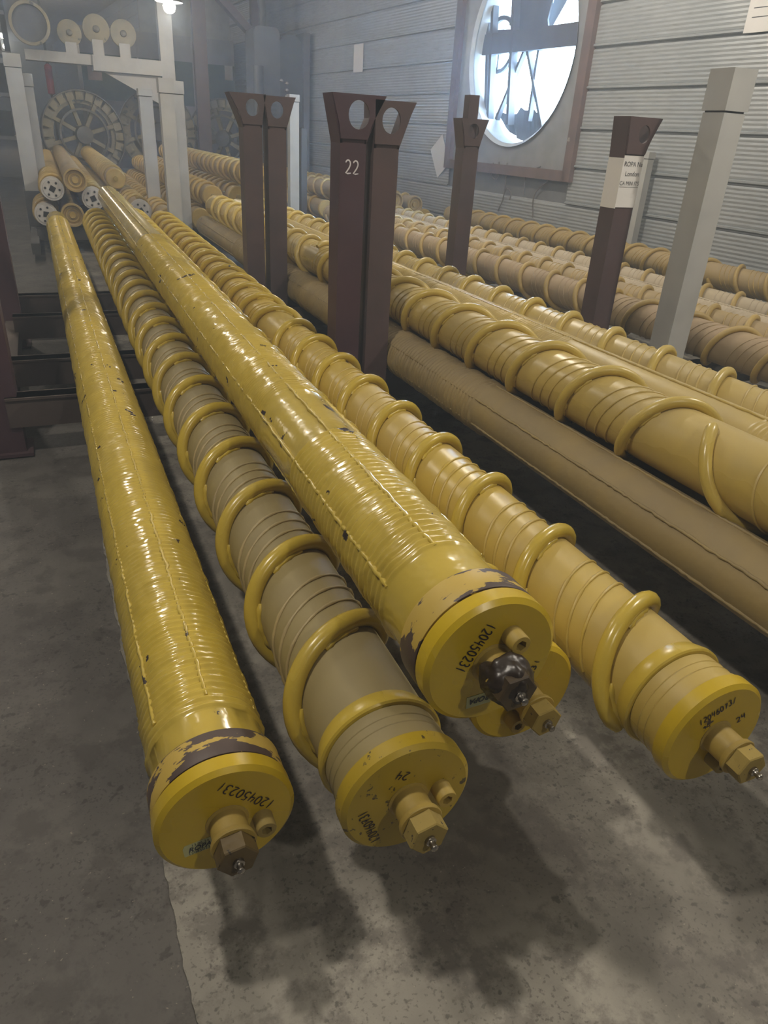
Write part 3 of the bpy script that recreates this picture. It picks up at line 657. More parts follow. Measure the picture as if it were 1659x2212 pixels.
# far stack of the second cradle line
FR = 'rollers of the stack behind the second cradle'
place_far(pF, EC_P, 'highest coiled roller of the stack behind the brown post pair', (1.59, 6.05, .653), (1.60, 11.6, .653), FR, roll=15)
for x, zz, lb in ((1.17, .302, 'low coiled roller at the foot of the pale posts'), (1.38, .302, 'low coiled roller behind the second cradle, next to the pale posts'), (1.59, .302, 'low coiled roller under the stack behind the brown post pair'), (1.80, .302, 'low coiled roller on the wall side of the stack behind the brown posts'),
                  (1.275, .478, 'middle layer coiled roller just behind the pale posts'), (1.485, .478, 'middle layer coiled roller behind the brown post nearest the pale posts'), (1.695, .478, 'middle layer coiled roller under the highest one behind the brown posts')):
    place_far(pF, EC_P, lb, (x, 6.50, zz), (x + 0.005, 11.7, zz), FR, roll=x * 300)
FS = 'rollers of the far stack by the wall'
for x, y, zz, cp, lb in ((2.62, 7.5, .305, EC_P, 'lowest coiled roller of the far stack, beside the lone white post'), (2.86, 7.45, .305, EC_P, 'lower coiled roller behind the post marked 22'),
                         (3.10, 7.45, .29, EC_P, 'lower coiled roller of the far stack behind the post pair'), (2.74, 7.5, .475, EC_P, 'upper coiled roller of the far stack behind the white post'),
                         (2.98, 7.3, .475, EC_P, 'upper coiled roller of the far stack seen between the post pair'), (3.375, 7.45, .40, EC_B, 'coiled roller with dished end standing out past the post pair'),
                         (3.59, 7.42, .37, EC_B, 'roller with blackened dished end nearest the ribbed wall'), (3.75, 7.5, .24, EC_P, 'short dusty roller end low against the ribbed wall')):
    place_far(pFs, cp, lb, (x, y, zz), (x - 0.16, y + 3.5, zz), FS, roll=x * 500)

# ------------------------------------------------------------------ cradles and posts
def flare_plate(b, w0, left, right, zb, zt, hole_r, y, t=0.008, hx=0.0):
    poly = [(-w0, zb), (w0, zb), (w0 + right * 0.25, zb + (zt - zb) * 0.35), (w0 + right, zt), (-w0 - left, zt), (-w0 - left * 0.25, zb + (zt - zb) * 0.35)]
    V0 = len(b.v); b.plate_hole(poly, (hx, zb + (zt - zb) * 0.55), hole_r, t, 44, 1.15)
    for i in range(V0, len(b.v)): p = b.v[i]; b.v[i] = (p[0], p[1] + y, p[2])
    return b
def steel_post(parent, x, y, top, mat, w=0.088, left=0.05, right=0.05, plate_h=0.115, hole=0.030, hx=0.0, mark=False, stub=False):
    zb = top - plate_h
    b = MB().box(-w / 2, w / 2, -w / 2, w / 2, 0.0, zb - 0.005)
    b.box(-w / 2 - 0.02, w / 2 + 0.02, -w / 2 - 0.02, w / 2 + 0.02, 0.0, 0.010)
    o = obj('post', b.mesh('post', mat), parent); o.location = (x, y, 0)
    pl = obj('cup_plate', flare_plate(MB(), w / 2, left, right, zb - 0.008, top, hole, -w / 2 - 0.008, hx=hx).mesh('cup_plate', mat, 30), o)
    sd = MB().prism([(-w / 2, zb - 0.02), (-w / 2 - left, top), (-w / 2 - left + 0.008, top), (-w / 2 + 0.008, zb - 0.02)], -w / 2, w / 2)
    obj('cup_side', sd.mesh('cup_side', mat), o)
    sd = MB().prism([(w / 2, zb - 0.02), (w / 2 + right, top), (w / 2 + right - 0.008, top), (w / 2 - 0.008, zb - 0.02)], -w / 2, w / 2)
    obj('cup_side', sd.mesh('cup_side', mat), o)
    if stub: obj('tube_stub', MB().box(-0.028, 0.028, -0.028, 0.028, zb - 0.02, top + 0.105).mesh('tube_stub', mat), o)
    return o
def white_post(parent, x, y, top, mat='whitepost', w=0.095, cap=0.13, rot=0.0, foot=0.0):
    b = MB().box(-w / 2, w / 2, -w / 2, w / 2, foot, top - cap)
    o = obj('post', b.mesh('post', mat), parent); o.location = (x, y, 0); o.rotation_euler = (0, 0, rot)
    w2 = w + 0.010
    obj('post_sleeve', MB().box(-w2 / 2, w2 / 2, -w2 / 2, w2 / 2, top - cap + 0.006, top).mesh('post_sleeve', mat), o)
    obj('post_neck', MB().box(-w * 0.46, w * 0.46, -w * 0.46, w * 0.46, top - cap - 0.01, top - cap + 0.02).mesh('post_neck', 'darkpost'), o)
    if foot: obj('post_lower_part', MB().box(-w * 0.6, w * 0.6, -w * 0.6, w * 0.6, 0, foot + 0.01).mesh('post_lower_part', 'darkpost'), o)  # dark grey, slightly wider lower part of the post
    return o
def cross_beam(parent, x0, x1, y, zt=0.198, h=0.10, mat='beam'):
    b = MB().box(x0, x1, y - 0.03, y + 0.03, zt - h, zt); b.box(x0, x1, y - 0.036, y + 0.036, zt - 0.008, zt)
    return obj('cross_beam', b.mesh('cross_beam', mat), parent)
def rail(parent, x, y0, y1, z0=0.05, z1=0.13, mat='beam'):
    return obj('side_rail', MB().box(x - 0.03, x + 0.03, y0, y1, z0, z1).mesh('side_rail', mat), parent)
c1 = thing('storage_cradle', 'dark red steel cradle carrying the near stack, post chalked with 22', 'rack', (0, 0, 0), 'steel roller cradles')
steel_post(c1, -.225, 2.50, 1.115, 'redpost', w=.10); steel_post(c1, -.255, 2.95, 1.115, 'redpost', w=.10); steel_post(c1, -.235, 3.85, 1.115, 'redpost', w=.10)
pp = steel_post(c1, .915, 2.40, 1.108, 'redpost', left=.030, right=.060, hole=.035, hx=.014)
ch = MB(); strokes(ch, '22', (-.026, .885), (.026, .885), .040, .0045, y=-.0455, jit=0.02); obj('chalk_number', ch.mesh('chalk_number', 'chalk'), pp)
steel_post(c1, .918, 3.69, 1.135, 'brownpost', left=.06, right=.02)
for y in (2.47, 2.90, 3.60, 4.06): cross_beam(c1, -.21, .90, y)
rail(c1, -.225, 2.55, 4.1); rail(c1, .91, 2.45, 4.1)
c2 = thing('storage_cradle', 'brown steel cradle of the second bay, post with a paper notice taped on', 'rack', (0, 0, 0), 'steel roller cradles')
steel_post(c2, 1.030, 2.40, 1.098, 'brownpost', left=.004, right=.050, hole=.032, hx=.010)
steel_post(c2, 1.034, 3.69, 1.132, 'brownpost', left=.02, right=.045)
sp = steel_post(c2, 2.055, 2.415, 1.112, 'brownpost', left=.012, right=.052, hole=.026, hx=.022)
steel_post(c2, 2.055, 3.65, 1.100, 'brownpost', left=.03, right=.04, stub=True)
for y in (2.47, 2.90, 3.60, 4.06): cross_beam(c2, 1.04, 2.05, y)
rail(c2, 1.045, 2.45, 4.1); rail(c2, 2.055, 2.45, 4.1)
c3 = thing('storage_cradle', 'grey white painted cradle of the third bay, tall square post without cup', 'rack', (0, 0, 0), 'steel roller cradles')
white_post(c3, 2.275, 2.20, 1.272, w=.100, cap=.135); white_post(c3, 3.46, 2.25, 1.272); white_post(c3, 2.275, 4.0, 0.24, cap=.1)
for y in (2.25, 3.8, 5.6): cross_beam(c3, 2.28, 3.46, y, mat='darkpost')
rail(c3, 2.30, 2.2, 5.6, mat='darkpost'); rail(c3, 3.44, 2.2, 5.6, mat='darkpost')
c4 = thing('storage_cradle', 'grey white painted cradle with paired posts holding the far pile', 'rack', (0, 0, 0), 'steel roller cradles')
white_post(c4, .935, 6.30, 1.285, w=.10, cap=.10); white_post(c4, .925, 7.45, 1.245, w=.11, cap=.06)
white_post(c4, -.090, 7.45, 1.42, w=.12, foot=.40, cap=.1); white_post(c4, -.010, 7.75, 1.30, w=.10, foot=.40, cap=.1)
for y in (6.75, 8.5, 10.6): cross_beam(c4, -.10, .93, y, mat='darkpost')
rail(c4, -.12, 6.3, 10.6, mat='darkpost'); rail(c4, .95, 6.3, 10.6, mat='darkpost')
c5 = thing('storage_cradle', 'slim pale post cradle carrying the stack behind the brown post pair', 'rack', (0, 0, 0), 'steel roller cradles')
white_post(c5, 1.035, 6.40, 1.278, w=.08, cap=.09); white_post(c5, 2.15, 7.05, 1.278, w=.085, cap=.06)
for y in (6.7, 8.5, 10.6): cross_beam(c5, 1.05, 2.15, y, mat='darkpost')
rail(c5, 1.06, 6.4, 10.6, mat='darkpost'); rail(c5, 2.13, 6.9, 10.6, mat='darkpost')
c6 = thing('storage_cradle', 'low dark cradle of the far stack, short post against the wall', 'rack', (0, 0, 0), 'steel roller cradles')
for y in (7.7, 9.3, 10.7): cross_beam(c6, 2.45, 3.65, y, mat='darkpost', zt=.19)
obj('post', MB().box(2.42, 2.48, 7.66, 7.74, 0, 1.02).mesh('post', 'darkpost'), c6); rail(c6, 2.47, 7.6, 10.8, mat='darkpost'); rail(c6, 3.6, 7.6, 10.8, mat='darkpost')
c7 = thing('storage_cradle', 'pale slim post and bearers along the ribbed wall', 'rack', (0, 0, 0), 'steel roller cradles')
for y in (2.2, 4.4, 6.3): cross_beam(c7, 3.80, 4.22 - .02 * y, y, mat='darkpost')
white_post(c7, 4.20, 4.68, 1.0, w=.055, cap=.05); rail(c7, 3.85, 2.2, 6.3, mat='darkpost')

# paper notice wrapped round the post
nt_ = thing('paper_notice', 'white printed paper notice wrapped round the brown post', 'notice', (2.055, 2.415, 0))
nw = .0455
obj('sheet', MB().box(-nw, nw, -nw - .002, -nw + .001, .805, .985).mesh('sheet', 'paper'), nt_)
obj('sheet_fold', MB().box(-nw - .0025, -nw, -nw - .002, nw * .9, .80, .975).mesh('sheet_fold', 'paper'), nt_)
for body, size, x, zz in (('ROPA Na', .024, .002, .955), ('London', .024, .004, .922), ('CA MIN ITS', .0205, -.001, .889)):
    tm = text_mesh('print', body, size, 'print'); tm.transform(Matrix(((.9, 0, 0, x), (0, 0, 0, -nw - .0028), (0, 1, 0, zz), (0, 0, 0, 1)))); obj('print', tm, nt_)
obj('rule', MB().box(-nw, nw, -nw - .0029, -nw - .002, .8765, .8775).mesh('rule', 'print'), nt_)

# ------------------------------------------------------------------ exhaust fan in the right wall
fan = thing('exhaust_fan', 'old wall exhaust fan in a rusty frame, daylight glaring through its round opening', 'fan', (0, 0, 0))
fan.matrix_world = WM
def S(s): return -s
cxf = S(FC_S)
x0, x1 = S(FP[1]), S(FP[0])
obj('fan_panel', MB().plate_hole([(x0, FP[2]), (x1, FP[2]), (x1, FP[3]), (x0, FP[3])], (cxf, FC_Z), FC_R, 0.012, 72).mesh('fan_panel', 'galv', 30), fan)
fr = 0.07
for a in ((x0 - .01, x1 + .01, FP[2] - fr, FP[2] + 0.015), (x0 - .01, x1 + .01, FP[3] - .015, FP[3] + fr), (x0 - fr, x0 + .03, FP[2] - fr, FP[3] + fr), (x1 - .03, x1 + fr, FP[2] - fr, FP[3] + fr)):
    obj('frame_bar', MB().box(a[0], a[1], -0.045, 0.02, a[2], a[3]).mesh('frame_bar', 'rust'), fan)
rg = MB(); n = 72; V = []; F = []
for i, (y, r) in enumerate(((-0.03, FC_R + .03), (0.0, FC_R), (0.30, FC_R), (0.30, FC_R + .012), (0.012, FC_R + .012))):
    for kk in range(n): a = 2 * PI * kk / n; V.append((cxf + r * math.cos(a), y, FC_Z + r * math.sin(a)))
for i in range(4):
    for kk in range(n): j = (kk + 1) % n; F.append((i * n + kk, i * n + j, (i + 1) * n + j, (i + 1) * n + kk))
obj('orifice_ring', rg.add(V, F).mesh('orifice_ring', 'whitepaint', 40), fan)
def wl(px, py, off=-0.12):           # pixel on the plane of the fan supports
    s, z_ = wall_sz(px, py, off); return (-s, -off, z_)
def fan_bar(nm, p, q, w, mat='galv', t=0.02, off=-0.12):
    obj(nm, MB().bar(wl(*p, off), wl(*q, off), t, w, (0, 1, 0)).mesh(nm, mat), fan)
a_, b_ = wl(1035, 80), wl(1262, 70); zc = 1.86
obj('motor_beam', MB().box(a_[0], b_[0], .09, .15, 1.755, 1.925).mesh('motor_beam', 'strut'), fan)
for p, q, w in (((1074, -80), (1058, 262), .065), ((1120, -80), (1101, 270), .075), ((1060, -40), (1051, 262), .045)): fan_bar('upright_strut', p, q, w, 'strut', .04)
for p, q, w in (((1142, 92), (1074, 258), .045), ((1142, 98), (1176, 282), .070), ((1169, 92), (1143, 262), .045)): fan_bar('brace', p, q, w, 'strut', .03, -.16)
pc = wl(1086, 60, -.20)
pr = MB(); V = []; F = []
for i, (y, r) in enumerate(((-.015, .24), (.015, .24), (.015, .205), (-.015, .205))):
    for kk in range(40): a = 2 * PI * kk / 40; V.append((pc[0] + r * math.cos(a), .20 + y, 1.84 + r * math.sin(a)))
for i in range(4):
    for kk in range(40): F.append((i * 40 + kk, i * 40 + (kk + 1) % 40, ((i + 1) % 4) * 40 + (kk + 1) % 40, ((i + 1) % 4) * 40 + kk))
obj('belt_pulley', pr.add(V, F).mesh('belt_pulley', 'strut', 40), fan)
for kk in range(3):
    a = 0.5 + kk * PI * 2 / 3; obj('pulley_spoke', MB().bar((pc[0] + .22 * math.cos(a), .20, 1.84 + .22 * math.sin(a)), (pc[0] - .0 * math.cos(a), .20, 1.84), .02, .03, (0, 1, 0)).mesh('pulley_spoke', 'strut'), fan)
obj('pulley_hub', MB().lathe([(.15, .05), (.32, .05)], 20, True, True, (pc[0], 1.84)).mesh('pulley_hub', 'strut', 40), fan)
for kk, a in enumerate((62, 150, 240 + 20)):
    a = math.radians(a); ca, sa = math.cos(a), math.sin(a); c0 = (cxf, FC_Z + .1)
    poly = []
    for r, wd in ((.10, .05), (.35, .13), (.62, .17)): poly.append((r, wd))
    pts = [(r, wd) for r, wd in poly] + [(r, -wd) for r, wd in reversed(poly)]
    V = []; 
    for y in (0, .008):
        for r, wd in pts: V.append((c0[0] + r * ca - wd * sa, .24 + y + wd * .25, c0[1] + r * sa + wd * ca))
    n6 = len(pts); F = [tuple(range(n6)), tuple(reversed(range(n6, 2 * n6)))] + [(i, n6 + i, n6 + (i + 1) % n6, (i + 1) % n6) for i in range(n6)]
    if kk != 2: obj('fan_blade', MB().add(V, F).mesh('fan_blade', 'strut'), fan)
for nm, pl in (('baffle_sheet', [(1122, -60), (1208, -60), (1184, 42), (1186, 66), (1122, 70)]), ('gusset', [(1040, 100), (1054, 66), (1122, 62), (1150, 100)]), ('gusset', [(1120, 96), (1140, 66), (1176, 90), (1160, 104), (1128, 106)])):
    P2 = [wl(*p, -.17) for p in pl]; b2 = MB().prism([(q[0], q[2]) for q in P2], .165, .18); obj(nm, b2.mesh(nm, 'strut'), fan)
# crumpled remains of the shutter in the lower part of the opening
sh = MB(); r3 = np.random.default_rng(9)
top_pts = []
for i in range(15):
    px = 1048 + i * 9.2; py = 238 + r3.uniform(-8, 9) + (0 if i < 12 else 12); top_pts.append(wl(px, py, -.22))
V = []; F = []; nn = len(top_pts)
for (x, y, z_) in top_pts: V.append((x, .22 + r3.uniform(-.02, .02), z_))
for (x, y, z_) in top_pts:
    dz = math.sqrt(max(0.0, FC_R ** 2 - min(FC_R, abs(x - cxf)) ** 2)); V.append((x, .25 + r3.uniform(-.02, .02), min(z_ - .02, FC_Z - dz + .02)))
for i in range(nn - 1): F.append((i, i + 1, nn + i + 1, nn + i))
obj('shutter_flap', sh.add(V, F).mesh('shutter_flap', 'machine2'), fan)

# ------------------------------------------------------------------ papers and cables on the right wall
def wall_paper(name, label, px, py, w, h, rot=0, mat='paper', group=None):
    s, z_ = wall_sz(px, py); o = obj(name, MB().box(-w / 2, w / 2, -.004, 0, -h / 2, h / 2).mesh(name, mat)); tag(o, label, 'paper', group)
    o.matrix_world = WM @ Matrix.Translation((-s, -.010, z_)) @ Matrix.Rotation(math.radians(rot), 4, 'Y')
    return o
wall_paper('paper_sheet', 'small white paper sheet stuck upright high on the ribbed wall', 776, 126, .27, .30)
wall_paper('paper_sheet', 'white paper sheet hanging askew on the wall beside the fan frame', 952, 338, .27, .33, -35)
pp_ = wall_paper('paper_sheet', 'large white printed sheet on the wall near the grey white post', 1655, 8, .22, .30)
for i in range(4): obj('print', MB().box(-.07, .05, -.0045, -.004, .08 - i * .05, .085 - i * .05).mesh('print', 'print'), pp_)
def cable(label, pts, r=.006):
    P = [Vector(WM @ Vector((-wall_sz(*p)[0], -.012 - .01 * (i % 2), wall_sz(*p)[1]))) for i, p in enumerate(pts)]
    Q = []
    for i in range(len(P) - 1):
        p0, p1_, p2_, p3_ = P[max(i - 1, 0)], P[i], P[i + 1], P[min(i + 2, len(P) - 1)]
        for t in np.linspace(0, 1, 8, endpoint=False):
            Q.append(0.5 * ((2 * p1_) + (p2_ - p0) * t + (2 * p0 - 5 * p1_ + 4 * p2_ - p3_) * t * t + (3 * p1_ - p0 - 3 * p2_ + p3_) * t ** 3))
    Q.append(P[-1])
    return tag(obj('loose_cable', MB().tube(Q, r, 6).mesh('loose_cable', 'cable', 80)), label, 'cable', 'loose cables under the fan')
cable('thin cable hanging in a loop under the left of the fan frame', [(1068, 352), (1064, 375), (1072, 388), (1082, 372), (1080, 350)])
cable('thin cable dropping straight from the fan frame towards the wall roller', [(1098, 352), (1096, 390), (1090, 425), (1084, 445), (1078, 456)])
cable('thin cable hooked in a small loop low on the wall under the fan', [(1088, 430), (1098, 408), (1106, 418), (1104, 432)])
cable('thin cable hanging right of the loops under the fan', [(1170, 360), (1145, 372), (1136, 390), (1135, 420)])
cable('longest thin cable curving down the wall to the coiled roller', [(1195, 372), (1186, 392), (1166, 408), (1156, 430), (1153, 470)])

# ------------------------------------------------------------------ background of the hall
def big_wheel(label, c, R, yaw=0, tilt=0):
    t = thing('spoked_wheel', label, 'wheel', (c[0], c[1], c[2] - R), 'big wheels at the back', (0, 0, math.radians(yaw)))
    def off(me, nm, mat=None):
        o = obj(nm, me, t); o.location = (0, 0, R); return o
    off(MB().lathe([(-.09, R - .015), (-.09, R), (.09, R), (.09, R - .015), (-.09, R - .015)], 64, False, False).mesh('rim', 'wheel_dark', 30), 'rim')
    off(MB().lathe([(.02, R * .70), (.02, R * .98), (.05, R * .98), (.05, R * .70), (.02, R * .70)], 64, False, False).mesh('web_ring', 'wheel', 30), 'web_ring')
    off(MB().lathe([(-.10, R * .55), (-.10, R * .60), (-.07, R * .60), (-.07, R * .55), (-.10, R * .55)], 56, False, False).mesh('inner_hoop', 'wheel_dark', 30), 'inner_hoop')
    off(MB().lathe([(-.12, .05), (-.12, R * .2), (.06, R * .24)], 32).mesh('hub', 'wheel_dark', 30), 'hub')
    for i in range(8):
        a = PI / 4 * i + .3; ca, sa = math.cos(a), math.sin(a)
        off(MB().bar((R * .2 * ca, 0, R * .2 * sa), (R * .96 * ca, 0, R * .96 * sa), .05, R * .13, (0, 1, 0)).mesh('spoke', 'wheel'), 'spoke')
    for i in range(24):
        a = 2 * PI * i / 24; ca, sa = math.cos(a), math.sin(a)
        off(MB().bar((R * .78 * ca, -.03, R * .78 * sa), (R * .97 * ca, -.03, R * .97 * sa), .10, .04, (0, 1, 0)).mesh('lug', 'wheel'), 'lug')
    for s_ in (-1, 1):
        b = MB().bar((s_ * R * .5, -.02, -R), (s_ * R * .45, -.02, -R * .70), .06, .06)
        off(MB().box(s_ * R * .55 - .05, s_ * R * .55 + .05, -.1, .1, -c[2], -R * .80).mesh('stand', 'darkpost'), 'stand')
    return t
big_wheel('big cream spoked wheel standing behind the far pile', (.64, 12.5, .77), .57, 8)
big_wheel('spoked wheel partly hidden behind the pale post pair', (1.72, 12.7, .86), .57, -6)
big_wheel('spoked wheel seen left of the brown post pair', (2.72, 12.6, .82), .55, -30)

van = thing('box_body', 'off white box body with a dark green stripe behind the wheels', 'box', (2.2, 14.6, 0))
def vb(nm, a, mat): return obj(nm, MB().box(*a).mesh(nm, mat), van)
vb('body', (-1.35, 1.18, 0, 1.2, .25, 2.30), 'boxwhite')
vb('green_stripe', (-1.352, 1.182, -.006, 0.0, 1.27, 1.93), 'boxgreen')
for x in (-1.0, 1.0): vb('skid', (x - .1, x + .1, 0.05, 1.15, 0, .25), 'darkpost')
for x in (-.45, .46): vb('corner_strip', (x - .012, x + .012, -.008, 0, .25, 2.30), 'boxwhite')
ps = obj('paper_sheet', MB().box(-.07, .07, -.004, 0, -.11, .11).mesh('paper_sheet', 'paper')); ps.location = at_y(494, 158, 14.585); tag(ps, 'small white paper on the dark green stripe of the box body', 'paper')
ps = obj('paper_sheet', MB().box(-.11, .11, -.004, 0, -.14, .14).mesh('paper_sheet', 'paper_pink')); ps.location = at_y(204, 152, 14.585); tag(ps, 'pinkish paper on the green stripe above the big wheel', 'paper')

# brown steel frame with diagonal brace
pf = thing('steel_frame', 'brown steel frame with diagonal brace in front of the box body', 'frame', (0, 12.0, 0))
xa = at_y(428, 40, 12)[0]; xb = at_y(552, 100, 12)[0]
obj('upright', MB().box(xa - .09, xa + .09, -.06, .06, 0, 3.4).mesh('upright', 'brownpost'), pf); obj('upright', MB().box(xb - .06, xb + .06, -.06, .06, 0, 3.4).mesh('upright', 'brownpost'), pf)
qa = at_y(470, -10, 12); qb = at_y(548, 78, 12)
obj('diagonal_brace', MB().bar((qa[0], 0, qa[2]), (qb[0], 0, qb[2]), .10, .18, (0, 1, 0)).mesh('diagonal_brace', 'brownpost'), pf)
obj('head_rail', MB().box(xa, xb, -.05, .05, 3.3, 3.42).mesh('head_rail', 'brownpost'), pf)
cs = obj('cream_sheet', MB().box(-.75, .75, 0, .04, 0, 1.5).mesh('cream_sheet', 'cream')); cs.location = (2.58, 14.62, 2.301); tag(cs, 'crumpled cream sheet lying on top of the box body behind the brace', 'sheet')

mc = thing('machine_cabinet', 'tall dark machine cabinet standing against the ribbed wall', 'cabinet', (3.28, 11.3, 0))
def rbox(w, d, z0, z1, r):
    pts = []
    for cx_, cy_, a0 in ((w / 2 - r, z1 - r, 0), (-w / 2 + r, z1 - r, 90)): pts += [(cx_ + r * math.cos(math.radians(a0 + t)), cy_ + r * math.sin(math.radians(a0 + t))) for t in range(0, 91, 15)]
    pts += [(-w / 2, z0), (w / 2, z0)]
    return MB().prism(pts, 0, d)
o = obj('left_housing', rbox(.36, .5, 0, 2.22, .08).mesh('left_housing', 'machine2', 40), mc); o.location = (-.20, 0, 0)
o = obj('right_housing', rbox(.34, .5, 0, 2.16, .15).mesh('right_housing', 'machine', 40), mc); o.location = (.15, .05, 0)
o = obj('front_column', MB().lathe([(0, .075), (1.75, .075)], 24).mesh('front_column', 'machine', 40), mc); o.location = (-.36, -.10, 0); o.rotation_euler = (PI / 2, 0, 0)
for i in range(4):
    o = obj('louvre', MB().box(-.12, .12, -.008, 0, 1.1 + i * .06, 1.13 + i * .06).mesh('louvre', 'machine'), mc); o.location = (-.20, 0, 0)
for i, (px, py) in enumerate(((610, 174), (622, 180), (622, 195), (621, 209))):
    q = at_y(px, py, 11.24); o = obj('bright_knob', MB().lathe([(-.03, .012), (-.025, .022), (.03, .022)], 12).mesh('bright_knob', 'steel', 40), mc); o.location = (q[0] - 3.28, 11.30 - 11.3, q[2])
obj('hose', MB().tube([(-.22, .2, 2.2), (-.20, .2, 2.4), (-.24, .2, 2.7), (-.2, .2, 3.2)], .05, 10).mesh('hose', 'machine', 60), mc)
obj('side_panel', MB().box(.33, .42, .02, .4, .0, 2.2).mesh('side_panel', 'machine2'), mc)

# pale column with a shelf bracket and discs
co = thing('pale_column', 'tall pale square column with a shelf arm, rising behind the far pile', 'column', (1.82, 11.95, 0))
obj('shaft', MB().box(-.09, .09, -.09, .09, 0, HALL_H - .02).mesh('shaft', 'whitepost'), co)
obj('shelf_arm', MB().box(-.98, -.08, -.10, .25, 1.56, 1.74).mesh('shelf_arm', 'whitepost'), co)
obj('shelf_plate', MB().prism([(-.85, 1.555), (-.10, 1.555), (-.10, 1.20)], -.02, .02).mesh('shelf_plate', 'whitepost'), co)
for i, (px, py, r, lb) in enumerate(((267, 72, .165, 'dusty round disc standing on the shelf arm next to the pale column'), (208, 62, .17, 'dusty round disc on the shelf arm, second from the pale column'), (150, 70, .15, 'dusty round disc at the free end of the shelf arm'))):
    q = at_y(px, py, 11.95)
    d = thing('round_disc', lb, 'disc', (q[0], 12.02, 1.741), 'round discs on the shelf arm')
    zc_ = max(q[2] - 1.741, r)
    o = obj('plate', MB().lathe([(-.03, r * .9), (-.025, r), (.03, r)], 36).mesh('plate', 'wheel', 30), d); o.location = (0, 0, zc_)
    o = obj('hub', MB().lathe([(-.06, r * .18), (-.055, r * .24), (-.02, r * .26)], 20).mesh('hub', 'wheel_dark', 30), d); o.location = (0, 0, zc_)
    o = obj('foot', MB().box(-.07, .07, -.05, .05, 0, zc_ - r * .7).mesh('foot', 'whitepost'), d)
obj('shelf_arm', MB().box(-1.80, -.98, -.06, .22, 1.62, 1.74).mesh('shelf_arm', 'whitepost'), co)
hp = thing('ring_hoop', 'large dark ringed hoop hanging high at the back', 'hoop', (-.18, 11.6, 0))
q = at_y(62, 38, 11.6)
o = obj('hoop', MB().lathe([(-.05, .20), (-.05, .235), (.05, .235), (.05, .20), (-.05, .20)], 40, False, False).mesh('hoop', 'wheel', 30), hp); o.location = (q[0] + .18, 0, q[2] - .06)
o = obj('back_disc', MB().lathe([(.02, .20), (.04, .20)], 40).mesh('back_disc', 'machine', 30), hp); o.location = (q[0] + .18, 0, q[2] - .06)
o = obj('hanger', MB().box(-.02, .02, -.02, .02, q[2] + .15, HALL_H - .01).mesh('hanger', 'darkpost'), hp); o.location = (q[0] + .18, 0, 0)
# shelving rack with bundles at the far left
rk = thing('shelving_rack', 'dark shelving rack at the far end of the aisle', 'rack', (-1.4, 16.5, 0))
for x in (-1.2, 0.0, 1.15):
    for y in (0, .9): obj('upright', MB().box(x - .04, x + .04, y - .04, y + .04, 0, 3.0).mesh('upright', 'darkpost'), rk)
for zz in (.55, 1.25, 1.9, 2.5): obj('shelf', MB().box(-1.24, 1.19, -.05, .95, zz, zz + .06).mesh('shelf', 'whitepost'), rk)
bi = 0
for zz in (.61, 1.31, 1.96):
    for x in (-.95, -.5, -.05, .42, .88):
        w_ = random.uniform(.14, .19); h_ = random.uniform(.25, .5)
        o = obj('storage_box', MB().box(-w_, w_, -.25, .3, 0, h_).mesh('storage_box', random.choice(['black', 'machine', 'carton', 'darkpost']))); o.location = (-1.4 + x, 16.9, zz)
        tag(o, 'dull storage box on the shelving rack at the far end of the aisle', 'box', 'boxes on the far shelving'); bi += 1
rb = thing('red_canister', 'small bright red canister hanging beside the big cream wheel', 'canister', tuple(at_y(112, 205, 13.0)))
obj('cylinder', MB().lathe([(-.0, .02), (.015, .05), (.36, .05), (.39, .02)], 20).mesh('cylinder', 'red', 40), rb).rotation_euler = (PI / 2, 0, 0)
obj('valve', MB().box(-.02, .02, -.02, .02, .38, .45).mesh('valve', 'black'), rb)
obj('bracket_pole', MB().box(-.015, .015, .055, .085, -1.1, 1.2).mesh('bracket_pole', 'darkpost'), rb)
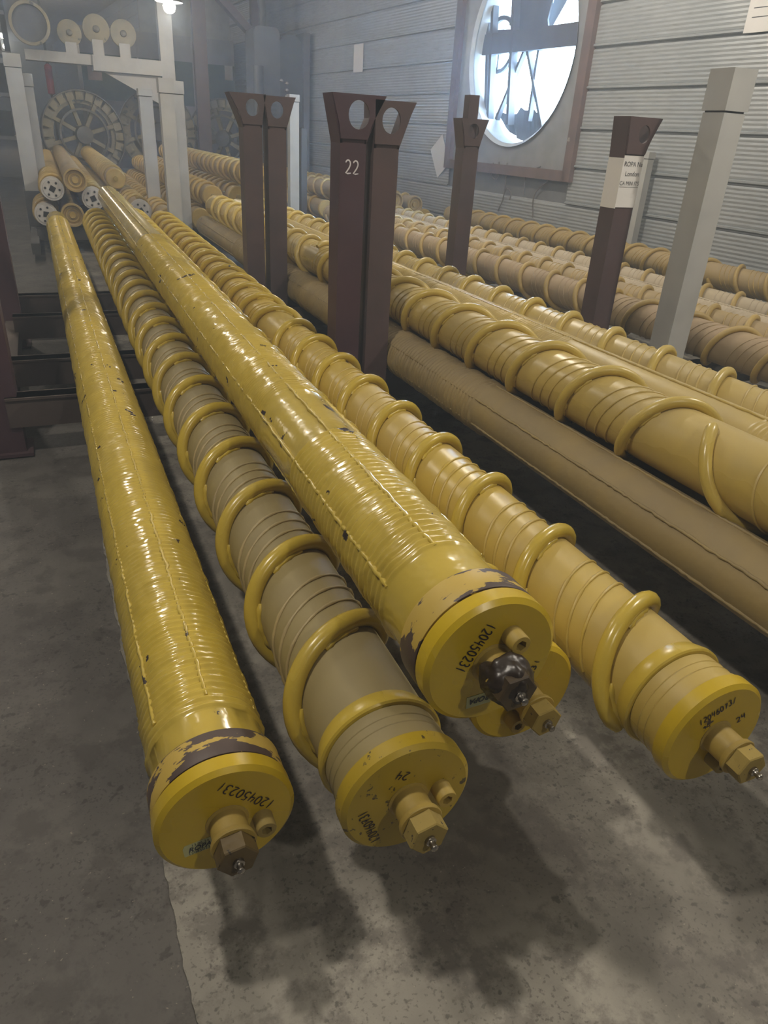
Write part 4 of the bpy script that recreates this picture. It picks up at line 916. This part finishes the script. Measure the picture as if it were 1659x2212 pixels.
# crumpled film on the red post
fl = MB(); V = []; F = []; r4 = np.random.default_rng(4)
for i in range(9):
    for j in range(5): V.append((-.30 + j * .022 + r4.normal(0, .003), 2.43 - abs(j - 2) * .004 + r4.normal(0, .006), .905 + i * .022 - (0.01 * j if i == 0 else 0)))
for i in range(8):
    for j in range(4): a = i * 5 + j; F.append((a, a + 1, a + 6, a + 5))
fm = MB().add(V, F).mesh('plastic_film', 'paper', 80); tag(obj('plastic_film', fm), 'crumpled white plastic film stuck on the dark red post', 'film')

# ------------------------------------------------------------------ lamps (each with its own light)
bulb_me = MB().lathe([(-.09, .03), (-.07, .06), (-.02, .075), (.03, .05), (.05, .03)], 20).mesh('bulb', 'bulb', 60)
bell_me = MB().lathe([(.02, .16), (.06, .13), (.13, .06), (.20, .04)], 24, False, True).mesh('lamp_bell', 'machine2', 40)
rod_me = MB().lathe([(.19, .012), (HALL_H - LAMP_Z, .012)], 8).mesh('lamp_rod', 'darkpost', 40)
names = {0: 'over the near ends of the near stack', 1: 'over the far ends of the near stack', 2: 'over the far pile', 3: 'fourth along the aisle row of lamps', 4: 'fifth along the aisle row of lamps', 5: 'sixth along the aisle row of lamps', 6: 'last along the aisle row of lamps',
         7: 'over the bare floor before the rollers', 8: 'over the third cradle', 9: 'hanging low before the pale column', 10: 'beside the grey white post', 11: 'in the empty bay by the shelving rack'}
for i, (x, y, p, *zz) in enumerate(LAMPS):
    lz = zz[0] if zz else LAMP_Z
    t = thing('ceiling_lamp', 'lit hanging bell lamp ' + names[i], 'lamp', (x, y, lz), 'ceiling lamps of the hall')
    for nm, me_ in (('bulb', bulb_me), ('lamp_bell', bell_me), ('lamp_rod', rod_me)):
        o = obj(nm, me_, t); o.rotation_euler = (PI / 2, 0, 0)
        if nm == 'lamp_rod': o.scale = (1, (HALL_H - lz) / (HALL_H - LAMP_Z), 1)
    if not p: continue
    ld = bpy.data.lights.new('lamp_light', 'POINT'); ld.energy = p; ld.color = LAMP_COLOR; ld.shadow_soft_size = 0.055
    lo = bpy.data.objects.new('lamp_light', ld); COL.objects.link(lo); lo.parent = t; lo.location = (0, 0, -0.12)
